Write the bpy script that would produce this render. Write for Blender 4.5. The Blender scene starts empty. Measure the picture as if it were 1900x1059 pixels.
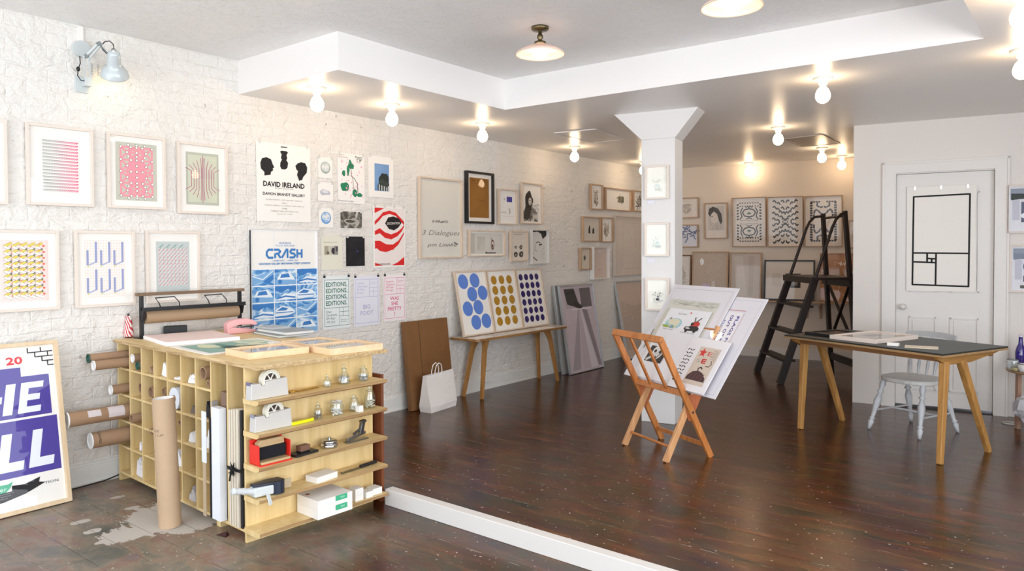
import bpy, math, random
from mathutils import Vector as V, Matrix

# ------------------------------------------------------------------ camera
SC = bpy.context.scene
COL = SC.collection
R = math.radians
FPX, CX, CY, CAMH, CAMX = 1351.07, 950.0, 491.5, 1.40, 4.7014
_p, _r, _w = R(1.185459), R(-0.238662), R(37.8178)
F = V((0, math.cos(_p), -math.sin(_p)))
_R = V((1, 0, 0)); _U = _R.cross(F)
R2 = _R * math.cos(_r) + _U * math.sin(_r)
U2 = -_R * math.sin(_r) + _U * math.cos(_r)
_M = Matrix.Rotation(_w, 3, 'Z')
F, R2, U2 = _M @ F, _M @ R2, _M @ U2
CAM = V((CAMX, 0, CAMH))
cd = bpy.data.cameras.new('camera')
cam = bpy.data.objects.new('camera', cd); COL.objects.link(cam)
cd.sensor_width = 36; cd.lens = FPX / 1900 * 36
cd.shift_y = -(529.5 - CY) / 1900
cd.clip_start = 0.05
m3 = Matrix((R2, U2, -F)).transposed()
cam.matrix_world = Matrix.Translation(CAM) @ m3.to_4x4()
SC.camera = cam

# ------------------------------------------------------------------ view, world, daylight
SC.view_settings.view_transform = 'Standard'
SC.view_settings.look = 'None'
SC.view_settings.gamma = 1
SC.view_settings.exposure = 0.17
SC.cycles.use_denoising = True
SC.cycles.max_bounces = 10
SC.cycles.diffuse_bounces = 5
SC.cycles.transparent_max_bounces = 16
SC.cycles.sample_clamp_indirect = 6
W = bpy.data.worlds.new('world'); SC.world = W; W.use_nodes = True
bgn = W.node_tree.nodes['Background']
bgn.inputs[0].default_value = (0.80, 0.88, 1.0, 1); bgn.inputs[1].default_value = 1.6

def area(name, loc, rot, sx, sy, power, col):
    l = bpy.data.lights.new(name, 'AREA'); l.shape = 'RECTANGLE'; l.size = sx; l.size_y = sy
    l.energy = power; l.color = col
    o = bpy.data.objects.new(name, l); COL.objects.link(o)
    o.location = loc; o.rotation_euler = rot
    return o
# daylight coming through the shop window behind the camera (glass front at y = -1.4)
area('window_daylight', (3.2, -1.75, 1.45), (R(102), 0, 0), 5.8, 2.3, 128, (0.90, 0.95, 1.0))
# added daylight from an unseen side window, enlarged to brighten the far brick wall
area('unseen_side_daylight', (7.05, 1.5, 1.5), (0, R(90), 0), 2.2, 5.3, 190, (0.92, 0.96, 1.0))
# bulb emission
BULB = 25.0

# ------------------------------------------------------------------ rays: where a line of sight meets a real plane
def ray(px, py): return F + R2 * ((px - CX) / FPX) - U2 * ((py - CY) / FPX)
def fl(px, py, z=0.0):
    d = ray(px, py); return CAM + d * ((z - CAMH) / d.z)
def vpl(px, py, P, n):
    d = ray(px, py); return CAM + d * (((P - CAM).dot(n)) / d.dot(n))
def side(px, py, P, Q):
    """meets the vertical plane through P and Q"""
    t = (Q - P); return vpl(px, py, P, V((-t.y, t.x, 0)).normalized())

# ------------------------------------------------------------------ materials
def lin(h):
    h = h.lstrip('#'); c = [int(h[i:i+2], 16) / 255 for i in (0, 2, 4)]
    return tuple((x / 12.92 if x <= 0.04045 else ((x + 0.055) / 1.055) ** 2.4) for x in c) + (1,)
MC = {}
def pm(hexc, rough=0.6, metal=0.0, var=0.06, scale=12, bump=0.0, coat=0.0, name=None, stretch=(1, 1, 1), bscale=None):
    key = (hexc, rough, metal, var, scale, bump, coat, stretch)
    if key in MC: return MC[key]
    m = bpy.data.materials.new(name or ('m_' + hexc.strip('#'))); m.use_nodes = True
    nt = m.node_tree; N = nt.nodes; L = nt.links; b = N['Principled BSDF']
    c = lin(hexc)
    b.inputs['Roughness'].default_value = rough; b.inputs['Metallic'].default_value = metal
    if coat: b.inputs['Coat Weight'].default_value = coat
    if var or bump:
        tc = N.new('ShaderNodeTexCoord'); mp = N.new('ShaderNodeMapping'); mp.inputs['Scale'].default_value = stretch
        no = N.new('ShaderNodeTexNoise'); no.inputs['Scale'].default_value = scale; no.inputs['Detail'].default_value = 4
        L.new(tc.outputs['Object'], mp.inputs[0]); L.new(mp.outputs[0], no.inputs['Vector'])
        if var:
            mx = N.new('ShaderNodeMix'); mx.data_type = 'RGBA'
            mx.inputs[6].default_value = tuple(x * (1 - var) for x in c[:3]) + (1,)
            mx.inputs[7].default_value = tuple(min(1, x * (1 + var)) for x in c[:3]) + (1,)
            L.new(no.outputs['Fac'], mx.inputs[0]); L.new(mx.outputs[2], b.inputs['Base Color'])
        else: b.inputs['Base Color'].default_value = c
        if bump:
            bp = N.new('ShaderNodeBump'); bp.inputs['Strength'].default_value = bump; bp.inputs['Distance'].default_value = 0.01
            if bscale:
                n2 = N.new('ShaderNodeTexNoise'); n2.inputs['Scale'].default_value = bscale
                L.new(mp.outputs[0], n2.inputs['Vector']); L.new(n2.outputs['Fac'], bp.inputs['Height'])
            else: L.new(no.outputs['Fac'], bp.inputs['Height'])
            L.new(bp.outputs[0], b.inputs['Normal'])
    else: b.inputs['Base Color'].default_value = c
    MC[key] = m; return m

def flat(h, rough=0.75): return pm(h, rough, 0, 0.0)

def duo(name, stops, scale=6, detail=6, stretch=(1, 1, 1), rough=0.7, dist=0.0, kind='noise'):
    """printed photograph tones: noise pushed through a few ink colours"""
    if name in MC: return MC[name]
    m = bpy.data.materials.new(name); m.use_nodes = True
    nt = m.node_tree; N = nt.nodes; L = nt.links; b = N['Principled BSDF']
    tc = N.new('ShaderNodeTexCoord'); mp = N.new('ShaderNodeMapping'); mp.inputs['Scale'].default_value = stretch
    if kind == 'noise':
        no = N.new('ShaderNodeTexNoise'); no.inputs['Detail'].default_value = detail; no.inputs['Distortion'].default_value = dist
        out = no.outputs['Fac']
    else:
        no = N.new('ShaderNodeTexWave'); no.inputs['Distortion'].default_value = dist; no.inputs['Detail'].default_value = detail
        out = no.outputs['Fac']
    no.inputs['Scale'].default_value = scale
    cr = N.new('ShaderNodeValToRGB'); e = cr.color_ramp.elements
    while len(e) < len(stops): e.new(0.5)
    for i, (p, c) in enumerate(stops): e[i].position = p; e[i].color = lin(c)
    L.new(tc.outputs['Object'], mp.inputs[0]); L.new(mp.outputs[0], no.inputs['Vector'])
    L.new(out, cr.inputs[0]); L.new(cr.outputs[0], b.inputs['Base Color'])
    b.inputs['Roughness'].default_value = rough
    MC[name] = m; return m

def wood(name, c1, c2, axis='x', scale=3.0, rough=0.5, coat=0.0):
    if name in MC: return MC[name]
    m = bpy.data.materials.new(name); m.use_nodes = True
    nt = m.node_tree; N = nt.nodes; L = nt.links; b = N['Principled BSDF']
    tc = N.new('ShaderNodeTexCoord'); mp = N.new('ShaderNodeMapping')
    s = {'x': (0.7, 9, 9), 'y': (9, 0.7, 9), 'z': (9, 9, 0.7)}[axis]
    mp.inputs['Scale'].default_value = s
    no = N.new('ShaderNodeTexNoise'); no.inputs['Scale'].default_value = scale; no.inputs['Detail'].default_value = 6
    no.inputs['Distortion'].default_value = 0.6
    cr = N.new('ShaderNodeValToRGB'); e = cr.color_ramp.elements
    e[0].position = 0.3; e[0].color = lin(c1); e[1].position = 0.7; e[1].color = lin(c2)
    L.new(tc.outputs['Object'], mp.inputs[0]); L.new(mp.outputs[0], no.inputs['Vector'])
    L.new(no.outputs['Fac'], cr.inputs[0]); L.new(cr.outputs[0], b.inputs['Base Color'])
    b.inputs['Roughness'].default_value = rough
    if coat: b.inputs['Coat Weight'].default_value = coat
    bp = N.new('ShaderNodeBump'); bp.inputs['Strength'].default_value = 0.08; bp.inputs['Distance'].default_value = 0.004
    L.new(no.outputs['Fac'], bp.inputs['Height']); L.new(bp.outputs[0], b.inputs['Normal'])
    MC[name] = m; return m

def glassmat(name, tint=(1, 1, 1, 1), ior=1.45, boost=1.0):
    if name in MC: return MC[name]
    m = bpy.data.materials.new(name); m.use_nodes = True
    nt = m.node_tree; N = nt.nodes; L = nt.links
    N.remove(N['Principled BSDF']); out = N['Material Output']
    t = N.new('ShaderNodeBsdfTransparent'); t.inputs[0].default_value = tint
    g = N.new('ShaderNodeBsdfGlossy'); g.inputs['Roughness'].default_value = 0.02
    lw = N.new('ShaderNodeLayerWeight'); lw.inputs[0].default_value = .5
    pw = N.new('ShaderNodeMath'); pw.operation = 'POWER'; pw.inputs[1].default_value = 5
    f0 = ((ior - 1) / (ior + 1)) ** 2 * boost
    mu = N.new('ShaderNodeMath'); mu.operation = 'MULTIPLY_ADD'; mu.inputs[1].default_value = 1 - f0; mu.inputs[2].default_value = f0; mu.use_clamp = True
    mx = N.new('ShaderNodeMixShader')
    L.new(lw.outputs['Facing'], pw.inputs[0]); L.new(pw.outputs[0], mu.inputs[0]); L.new(mu.outputs[0], mx.inputs[0])
    L.new(t.outputs[0], mx.inputs[1]); L.new(g.outputs[0], mx.inputs[2]); L.new(mx.outputs[0], out.inputs[0])
    MC[name] = m; return m
def emit(name, col, s):
    if name in MC: return MC[name]
    m = bpy.data.materials.new(name); m.use_nodes = True
    b = m.node_tree.nodes['Principled BSDF']; b.inputs['Base Color'].default_value = (1, 1, 1, 1)
    b.inputs['Emission Color'].default_value = col; b.inputs['Emission Strength'].default_value = s
    MC[name] = m; return m

GLASS = glassmat('picture_glass', ior=1.45, boost=.6)
JAR = glassmat('jar_glass', (0.90, 0.93, 0.92, 1), ior=1.6, boost=2.6)
WHITE = pm('#efece6', 0.45, var=0.03)
PAPER = flat('#f3f0ea', 0.85)
ASH = wood('pale_ash_frame', '#cdb9a4', '#dcc9b5', 'z', 4)
ASHW = pm('#e4d8cc', 0.5, var=0.05, scale=30, stretch=(1, 1, 0.1))
PLY = wood('birch_plywood', '#d3b57a', '#e6cd98', 'z', 2.2, 0.45)
PLYE = wood('plywood_edge', '#8f6e46', '#b39163', 'y', 5, 0.6)
PINE = wood('fresh_pine', '#e6c39a', '#f0d3ae', 'x', 3, 0.5)
OAK = wood('oak_leg', '#9c6f3c', '#bb8a50', 'z', 3, 0.45)
BEECH = wood('beech_rack', '#a9632c', '#c98449', 'z', 3, 0.4, 0.2)
DARKW = wood('dark_stained_wood', '#110806', '#24110d', 'z', 3, 0.42, 0.0)
BLACK = pm('#17171a', 0.45, var=0.1)
KRAFT = pm('#a58568', 0.75, var=0.10, scale=9, bump=0.1)
KRAFTL = pm('#b89c7e', 0.7, var=0.08, scale=9)
CHROME = pm('#c8c8ca', 0.18, 1.0, var=0.05)
BRASS = pm('#6e6248', 0.35, 1.0, var=0.15)
PALECLIP = pm('#d9d8d4', .3, var=.05)
GREY = pm('#9fa5aa', 0.45, var=0.05)

# ------------------------------------------------------------------ mesh builder
class MB:
    def __init__(s): s.v = []; s.f = []; s.m = []; s.sm = []; s.cur = 0
    def add(s, vs, fs, smooth=False):
        o = len(s.v); s.v += [tuple(x) for x in vs]
        for f in fs: s.f.append([i + o for i in f]); s.m.append(s.cur); s.sm.append(smooth)
        return s
    def box(s, x0, y0, z0, x1, y1, z1, M=None):
        vs = [V((x, y, z)) for z in (z0, z1) for y in (y0, y1) for x in (x0, x1)]
        if M: vs = [M @ v for v in vs]
        return s.add(vs, [(0, 2, 3, 1), (4, 5, 7, 6), (0, 1, 5, 4), (2, 6, 7, 3), (0, 4, 6, 2), (1, 3, 7, 5)])
    def hexa(s, b, t):   # bottom 4, top 4 (ccw seen from above)
        return s.add(list(b) + list(t), [(3, 2, 1, 0), (4, 5, 6, 7), (0, 1, 5, 4), (1, 2, 6, 5), (2, 3, 7, 6), (3, 0, 4, 7)])
    def bar(s, p0, p1, w, t, up=V((0, 0, 1)), w1=None, t1=None):
        p0 = V(p0); p1 = V(p1); d = (p1 - p0).normalized(); a = d.cross(up)
        if a.length < 1e-4: a = d.cross(V((1, 0, 0)))
        a.normalize(); b = a.cross(d).normalized()
        w1 = w if w1 is None else w1; t1 = t if t1 is None else t1
        q = lambda p, w, t: [p - a*w/2 - b*t/2, p + a*w/2 - b*t/2, p + a*w/2 + b*t/2, p - a*w/2 + b*t/2]
        return s.hexa(q(p0, w, t), q(p1, w1, t1))
    def tube(s, pts, r, n=8, cap=True, closed=False):
        pts = [V(p) for p in pts]; rs = r if isinstance(r, (list, tuple)) else [r] * len(pts)
        vs = []; up = V((0.13, 0.21, 0.97)).normalized(); k = len(pts)
        for i, p in enumerate(pts):
            if closed: d = pts[(i+1) % k] - pts[i-1]
            else: d = pts[min(i + 1, k - 1)] - pts[max(i - 1, 0)]
            d.normalize(); a = d.cross(up)
            if a.length < 0.05: a = d.cross(V((1, 0, 0)))
            a.normalize(); b = d.cross(a)
            vs += [p + (a * math.cos(2*math.pi*j/n) + b * math.sin(2*math.pi*j/n)) * rs[i] for j in range(n)]
        fs = [(i*n + j, ((i+1) % k)*n + j, ((i+1) % k)*n + (j+1) % n, i*n + (j+1) % n) for i in range(k if closed else k-1) for j in range(n)]
        s.add(vs, fs, True)
        if cap and not closed: s.add(vs[:n], [tuple(range(n))]); s.add(vs[-n:], [tuple(range(n-1, -1, -1))])
        return s
    def lathe(s, prof, p0=(0, 0, 0), ax=(0, 0, 1), n=20, smooth=True):
        """prof: (radius, distance along the axis)"""
        p0 = V(p0); ax = V(ax).normalized(); a = ax.cross(V((1, 0, 0)))
        if a.length < 0.1: a = ax.cross(V((0, 1, 0)))
        a.normalize(); b = ax.cross(a); vs = []
        for r, t in prof:
            r = max(r, 1e-5)
            vs += [p0 + ax*t + (a*math.cos(2*math.pi*j/n) + b*math.sin(2*math.pi*j/n))*r for j in range(n)]
        fs = [(i*n + j, i*n + (j+1) % n, (i+1)*n + (j+1) % n, (i+1)*n + j) for i in range(len(prof)-1) for j in range(n)]
        return s.add(vs, fs, smooth)
    def cyl(s, p0, p1, r, n=16, r1=None):
        p0 = V(p0); p1 = V(p1); L = (p1-p0).length; r1 = r if r1 is None else r1
        s.lathe([(r, 0), (r1, L)], p0, p1-p0, n)
        s.lathe([(0, 0), (r, 0)], p0, p1-p0, n, False); return s.lathe([(r1, L), (0, L)], p0, p1-p0, n, False)
    def pipe(s, p0, p1, r, th, n=24):
        p0 = V(p0); p1 = V(p1); L = (p1-p0).length
        s.lathe([(r, 0), (r, L)], p0, p1-p0, n); s.lathe([(r-th, L), (r-th, 0)], p0, p1-p0, n)
        s.lathe([(r-th, 0), (r, 0)], p0, p1-p0, n, False); return s.lathe([(r, L), (r-th, L)], p0, p1-p0, n, False)
    def ball(s, c, r, n=16, sz=1.0, m=10):
        prof = [(r*math.sin(math.pi*i/m), -r*sz*math.cos(math.pi*i/m)) for i in range(m+1)]
        return s.lathe(prof, c, (0, 0, 1), n)
    def prism(s, pts, M, d):
        """outline (x, y) raised by d along z, then placed by M"""
        n = len(pts); vs = [M @ V((x, y, 0)) for x, y in pts] + [M @ V((x, y, d)) for x, y in pts]
        return s.add(vs, [tuple(range(n-1, -1, -1)), tuple(range(n, 2*n))] + [(i, (i+1) % n, n + (i+1) % n, n + i) for i in range(n)])
    def build(s, name, mats, parent=None, loc=None, rot=None, bev=0.0):
        me = bpy.data.meshes.new(name); me.from_pydata(s.v, [], s.f)
        if not isinstance(mats, (list, tuple)): mats = [mats]
        for m in mats: me.materials.append(m)
        me.polygons.foreach_set('material_index', s.m); me.polygons.foreach_set('use_smooth', s.sm); me.update()
        o = bpy.data.objects.new(name, me); COL.objects.link(o)
        if parent: o.parent = parent
        if loc is not None: o.location = loc
        if rot is not None: o.rotation_euler = rot
        if bev:
            b = o.modifiers.new('bevel', 'BEVEL'); b.width = bev; b.segments = 2; b.limit_method = 'ANGLE'; b.angle_limit = R(50)
        return o

def tag(o, label, cat, group=None, kind=None):
    o['label'] = label; o['category'] = cat
    if group: o['group'] = group
    if kind: o['kind'] = kind
    return o
def thing(name, label, cat, loc=(0, 0, 0), rot=(0, 0, 0), group=None):
    o = bpy.data.objects.new(name, None); COL.objects.link(o); o.empty_display_size = 0.1
    o.location = loc; o.rotation_euler = rot
    return tag(o, label, cat, group)
def struct(name, mb, mats, label=None, **k):
    o = mb.build(name, mats, **k); o['kind'] = 'structure'
    if label: o['label'] = label
    return o
def setk(o, kind=None, label=None):
    if kind: o['kind'] = kind
    if label: o['label'] = label
    return o

# ------------------------------------------------------------------ flat printed art as shapes on a sheet
TXT = {}
def txt(s):
    if s in TXT: return TXT[s]
    c = bpy.data.curves.new('t', 'FONT'); c.body = s; c.align_x = 'CENTER' if s.split(chr(10))[0] in ('BIG', 'WAS') else 'LEFT'; c.resolution_u = 2; c.size = 1
    o = bpy.data.objects.new('t', c); COL.objects.link(o)
    bpy.context.view_layer.update()
    me = bpy.data.meshes.new_from_object(o.evaluated_get(bpy.context.evaluated_depsgraph_get()))
    vs = [(v.co.x, v.co.y) for v in me.vertices]; fs = [tuple(p.vertices) for p in me.polygons]
    bpy.data.objects.remove(o); bpy.data.curves.remove(c); bpy.data.meshes.remove(me)
    if vs:
        x0 = min(v[0] for v in vs); x1 = max(v[0] for v in vs); y0 = min(v[1] for v in vs); y1 = max(v[1] for v in vs)
    else: x0 = y0 = 0; x1 = y1 = 1
    TXT[s] = (vs, fs, x0, y0, x1, y1); return TXT[s]

class Art:
    """x, y run 0..1 across w and h"""
    def __init__(s, w, h): s.w = w; s.h = h; s.mb = MB(); s.mats = []; s.L = 0; s.c = 0
    def up(s, n=1): s.L += n; s.c = 0; return s
    def _m(s, m):
        if isinstance(m, str): m = flat(m)
        if m not in s.mats: s.mats.append(m)
        s.mb.cur = s.mats.index(m)
    def poly(s, pts, m):
        s._m(m); a = 0
        for i in range(len(pts)):
            x0, y0 = pts[i-1]; x1, y1 = pts[i]; a += x0*y1 - x1*y0
        if a < 0: pts = pts[::-1]
        s.c = (s.c + 1) % 40; s.mb.add([(x*s.w, -s.L*0.0006 - s.c*.000014, y*s.h) for x, y in pts], [tuple(range(len(pts)))]); return s
    def rect(s, x0, y0, x1, y1, m): return s.poly([(x0, y0), (x1, y0), (x1, y1), (x0, y1)], m)
    def circ(s, cx, cy, r, m, ry=None, n=20):
        ry = ry if ry else r * s.w / s.h
        return s.poly([(cx + r*math.cos(2*math.pi*i/n), cy + ry*math.sin(2*math.pi*i/n)) for i in range(n)], m)
    def line(s, pts, wd, m, close=False):
        if close: pts = list(pts) + [pts[0]]
        h = wd * s.w / 2
        for (a, b), (c, d) in zip(pts, pts[1:]):
            A = V((a*s.w, b*s.h)); B = V((c*s.w, d*s.h)); t = B - A
            if t.length < 1e-6: continue
            t.normalize(); n = V((-t.y, t.x)) * h; A = A - t*h*0.5; B = B + t*h*0.5
            q = [A - n, B - n, B + n, A + n]; s.poly([(p.x/s.w, p.y/s.h) for p in q], m)
        return s
    def frame(s, x0, y0, x1, y1, wd, m): return s.line([(x0, y0), (x1, y0), (x1, y1), (x0, y1)], wd, m, True)
    def text(s, t, cx, cy, w, h, m, shear=0.0, rot=0.0, bold=0):
        """fits the words into a box w x h centred at cx, cy"""
        vs, fs, x0, y0, x1, y1 = txt(t)
        s._m(m); sx = w*s.w/(x1-x0); sy = h*s.h/(y1-y0); c, k = math.cos(rot), math.sin(rot)
        offs = [(0, 0)] if not bold else [(-bold, 0), (bold, 0), (0, bold), (0, -bold)]
        for i, (ox, oy) in enumerate(offs):
            o = []
            for x, y in vs:
                X = (x - (x0+x1)/2) * sx; Y = (y - (y0+y1)/2) * sy; X += Y * shear + ox*s.w; Y += oy*s.w
                o.append((cx*s.w + X*c - Y*k, -s.L*0.0006 - .0001 - i*0.00008, cy*s.h + X*k + Y*c))
            s.mb.add(o, fs)
        return s
    def scrawl(s, x0, y0, x1, wd, amp, m, seed, n=26):
        rg = random.Random(seed); pts = []
        for i in range(n):
            pts.append((x0 + (x1-x0)*i/(n-1) + rg.uniform(-.01, .01), y0 + rg.uniform(-amp, amp)))
        return s.line(pts, wd, m)
    def blob(s, cx, cy, rx, ry, m, seed=1, n=22, j=.25):
        rg = random.Random(seed); k = [1 + rg.uniform(-j, j) for _ in range(n)]
        k = [(k[i-1] + k[i]*2 + k[(i+1) % n]) / 4 for i in range(n)]
        return s.poly([(cx + rx*k[i]*math.cos(2*math.pi*i/n), cy + ry*k[i]*math.sin(2*math.pi*i/n)) for i in range(n)], m)
    def strokes(s, x0, y0, x1, y1, n, ln, wd, m, seed=1, ang=None):
        rg = random.Random(seed)
        for _ in range(n):
            x = rg.uniform(x0, x1); y = rg.uniform(y0, y1); a = rg.uniform(0, 6.28) if ang is None else ang + rg.uniform(-.3, .3)
            l = ln * rg.uniform(.5, 1.2); s.line([(x, y), (x + l*math.cos(a), y + l*math.sin(a)*s.w/s.h)], wd, m)
        return s
    def build(s, name, parent, x=0, y=0, z=0):
        return s.mb.build(name, s.mats, parent, loc=(x, y, z))

# ------------------------------------------------------------------ pictures
def rect_on(P, n, tl, tr, bl, br):
    """pixels of a hung rectangle -> base corner, width, height and turn on the vertical plane through P with outward normal n"""
    d = V((-n.y, n.x, 0)); Q = [vpl(p[0], p[1], P, n) for p in (tl, tr, bl, br)]
    u = [(q - P).dot(d) for q in Q]; u0 = (u[0]+u[2])/2; u1 = (u[1]+u[3])/2
    z1 = (Q[0].z+Q[1].z)/2; z0 = (Q[2].z+Q[3].z)/2
    o = P + d*u0; o.z = z0
    return o, u1-u0, z1-z0, math.atan2(d.y, d.x)

def picture(name, label, o, w, h, rz, art, depth=0.03, fw=0.018, fmat=None, mount=0.0, paper=None, glass=True, lean=0.0, group=None, cat='picture'):
    """frame bars, sheet, printed art and glass; the sheet and glass are parts"""
    t = thing(name, label, cat, o, (lean, 0, rz), group)
    fmat = fmat or ASH
    b = MB()
    for x0, z0, x1, z1 in ((0, 0, fw, h), (w-fw, 0, w, h), (fw, 0, w-fw, fw), (fw, h-fw, w-fw, h)): b.box(x0, -depth, z0, x1, -0.003, z1)
    b.build('frame', fmat, t, bev=0.0015 if w > .3 else 0)
    MB().box(fw*.6, -depth*.38, fw*.6, w-fw*.6, -.004, h-fw*.6).build('mount_board', paper or PAPER, t)
    iw = w - 2*fw; ih = h - 2*fw
    mw = mount * iw; a = Art(iw - 2*mw, ih - 2*mw * 1.0)
    if art: art(a)
    if a.mb.v: a.build('artwork', t, fw + mw, -depth*.38 - .0006, fw + mw)
    if glass:
        MB().add([(fw*.8, -depth*.8, fw*.8), (w-fw*.8, -depth*.8, fw*.8), (w-fw*.8, -depth*.8, h-fw*.8), (fw*.8, -depth*.8, h-fw*.8)], [(0, 1, 2, 3)]).build('glass_pane', GLASS, t)
    return t
def sheet(name, label, o, w, h, rz, art, paper=None, th=0.0012, clips=0, clipm=None, lean=0.0, group=None, cat='poster', curl=0.0):
    t = thing(name, label, cat, o, (lean, 0, rz), group)
    MB().box(0, -th, 0, w, 0, h).build('paper_sheet', paper or PAPER, t)
    a = Art(w, h); art(a)
    if a.mb.v: a.build('printed_image', t, 0, -th - .0005, 0)
    for i in range(clips):
        x = w*(.06 + .88*i/(max(1, clips-1)))
        c = MB(); c.box(x-.009, -.007, h-.012, x+.009, .0, h+.004); c.tube([(x-.006, -.004, h+.003), (x-.004, -.004, h+.016), (x+.004, -.004, h+.016), (x+.006, -.004, h+.003)], .0014, 6)
        c.build('clip', clipm or PALECLIP, t)
    return t
LW = V((0, 0, 0)); LN = V((1, 0, 0))
def on_wall(depth, *c): return rect_on(LW + LN*depth, LN, *c)
def hung(name, label, c, art, depth=0.03, off=.004, **k):
    """framed picture on the brick wall, back of the frame on the wall"""
    o, w, h, rz = on_wall(depth, *c); o.x = off
    return picture(name, label, o, w, h, rz, art, depth=depth-off, **k)
def pinned(name, label, c, art, **k):
    o, w, h, rz = on_wall(.006, *c); o.x = .005
    return sheet(name, label, o, w, h, rz, art, **k)
def leaning(P0, P1, tlpx):
    """bottom corners in the world and the pixel of the top left corner -> width, height, turn, lean"""
    d = (P1 - P0); w = d.length; d.normalize(); rz = math.atan2(d.y, d.x)
    n = V((-d.y, d.x, 0)); T = side(tlpx[0], tlpx[1], P0, P0 + n)
    q = T - P0; return w, q.length, rz, -math.atan2(q.dot(n), q.z)

# ================================================================== ROOM
def nodes(name):
    m = bpy.data.materials.new(name); m.use_nodes = True
    nt = m.node_tree; return m, nt.nodes, nt.links, nt.nodes['Principled BSDF']
def mth(N, L, op, a, b=None, c=None):
    n = N.new('ShaderNodeMath'); n.operation = op
    for i, x in enumerate((a, b, c)):
        if x is None: continue
        if isinstance(x, (int, float)): n.inputs[i].default_value = x
        else: L.new(x, n.inputs[i])
    return n.outputs[0]
def noise(N, L, vec, scale, detail=3, rough=.5, dist=0.0):
    n = N.new('ShaderNodeTexNoise'); n.inputs['Scale'].default_value = scale; n.inputs['Detail'].default_value = detail
    n.inputs['Roughness'].default_value = rough; n.inputs['Distortion'].default_value = dist
    L.new(vec, n.inputs['Vector']); return n.outputs['Fac']
def ramp(N, L, fac, stops):
    cr = N.new('ShaderNodeValToRGB'); e = cr.color_ramp.elements
    while len(e) < len(stops): e.new(.5)
    for i, (p, c) in enumerate(stops): e[i].position = p; e[i].color = lin(c) if isinstance(c, str) else (c, c, c, 1)
    L.new(fac, cr.inputs[0]); return cr.outputs[0]
def mapping(N, L, src, sc=(1, 1, 1), rot=(0, 0, 0), loc=(0, 0, 0)):
    mp = N.new('ShaderNodeMapping'); mp.inputs['Scale'].default_value = sc; mp.inputs['Rotation'].default_value = rot; mp.inputs['Location'].default_value = loc
    L.new(src, mp.inputs[0]); return mp.outputs[0]
def mixc(N, L, fac, a, b):
    mx = N.new('ShaderNodeMix'); mx.data_type = 'RGBA'
    for i, x in ((0, fac), (6, a), (7, b)):
        if isinstance(x, (int, float)): mx.inputs[i].default_value = x
        elif isinstance(x, tuple): mx.inputs[i].default_value = x
        elif isinstance(x, str): mx.inputs[i].default_value = lin(x)
        else: L.new(x, mx.inputs[i])
    return mx.outputs[2]

def mk_brick():
    m, N, L, b = nodes('white_painted_brick')
    tc = N.new('ShaderNodeTexCoord').outputs['Object']
    sp = N.new('ShaderNodeSeparateXYZ'); L.new(tc, sp.inputs[0])
    wob = noise(N, L, tc, 3.0, 2); wz = mth(N, L, 'MULTIPLY', mth(N, L, 'SUBTRACT', wob, .5), .03)
    cb = N.new('ShaderNodeCombineXYZ'); L.new(mth(N, L, 'ADD', sp.outputs[1], wz), cb.inputs[0]); L.new(mth(N, L, 'ADD', sp.outputs[2], wz), cb.inputs[1])
    br = N.new('ShaderNodeTexBrick'); br.inputs['Scale'].default_value = 1; br.inputs['Brick Width'].default_value = .212
    br.inputs['Row Height'].default_value = .072; br.inputs['Mortar Size'].default_value = .007; br.inputs['Mortar Smooth'].default_value = 1.0
    L.new(cb.outputs[0], br.inputs['Vector'])
    fine = noise(N, L, tc, 26, 6, .65); mid = noise(N, L, mapping(N, L, tc, (1, 1, 1.5)), 9, 4, .6, .8); big = noise(N, L, tc, 1.6, 3)
    h = mth(N, L, 'SUBTRACT', mth(N, L, 'ADD', mth(N, L, 'MULTIPLY', mid, 1.5), mth(N, L, 'MULTIPLY', fine, .5)), mth(N, L, 'MULTIPLY', mth(N, L, 'MULTIPLY', br.outputs['Fac'], .27), big))
    bp = N.new('ShaderNodeBump'); bp.inputs['Strength'].default_value = .75; bp.inputs['Distance'].default_value = .020
    L.new(h, bp.inputs['Height']); L.new(bp.outputs[0], b.inputs['Normal'])
    pit = noise(N, L, tc, 16, 2, .4); pm_ = ramp(N, L, pit, [(.235, 1.0), (.26, 0.0)])
    c = mixc(N, L, big, '#e6e2db', '#ece8e2'); c = mixc(N, L, mth(N, L, 'MULTIPLY', pm_, .55), c, '#8d857b')
    L.new(c, b.inputs['Base Color']); b.inputs['Roughness'].default_value = .42
    return m
def mk_ceiling():
    m, N, L, b = nodes('textured_plaster_ceiling')
    tc = N.new('ShaderNodeTexCoord').outputs['Object']
    n1 = noise(N, L, tc, 22, 5, .65, 1.2); n2 = noise(N, L, tc, 3.0, 2)
    h = mth(N, L, 'MULTIPLY', ramp(N, L, n1, [(.5, 0.0), (.62, 1.0)]), n2)
    bp = N.new('ShaderNodeBump'); bp.inputs['Strength'].default_value = .55; bp.inputs['Distance'].default_value = .010
    L.new(h, bp.inputs['Height']); L.new(bp.outputs[0], b.inputs['Normal'])
    L.new(mixc(N, L, n2, '#efeeec', '#f4f3f1'), b.inputs['Base Color']); b.inputs['Roughness'].default_value = .38
    return m
def mk_paint(name, c1, c2, rough=.45, bump=.05, sc=60):
    m, N, L, b = nodes(name)
    tc = N.new('ShaderNodeTexCoord').outputs['Object']
    L.new(mixc(N, L, noise(N, L, tc, 1.5, 2), c1, c2), b.inputs['Base Color']); b.inputs['Roughness'].default_value = rough
    bp = N.new('ShaderNodeBump'); bp.inputs['Strength'].default_value = bump; bp.inputs['Distance'].default_value = .003
    L.new(noise(N, L, tc, sc, 2), bp.inputs['Height']); L.new(bp.outputs[0], b.inputs['Normal'])
    return m
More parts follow.
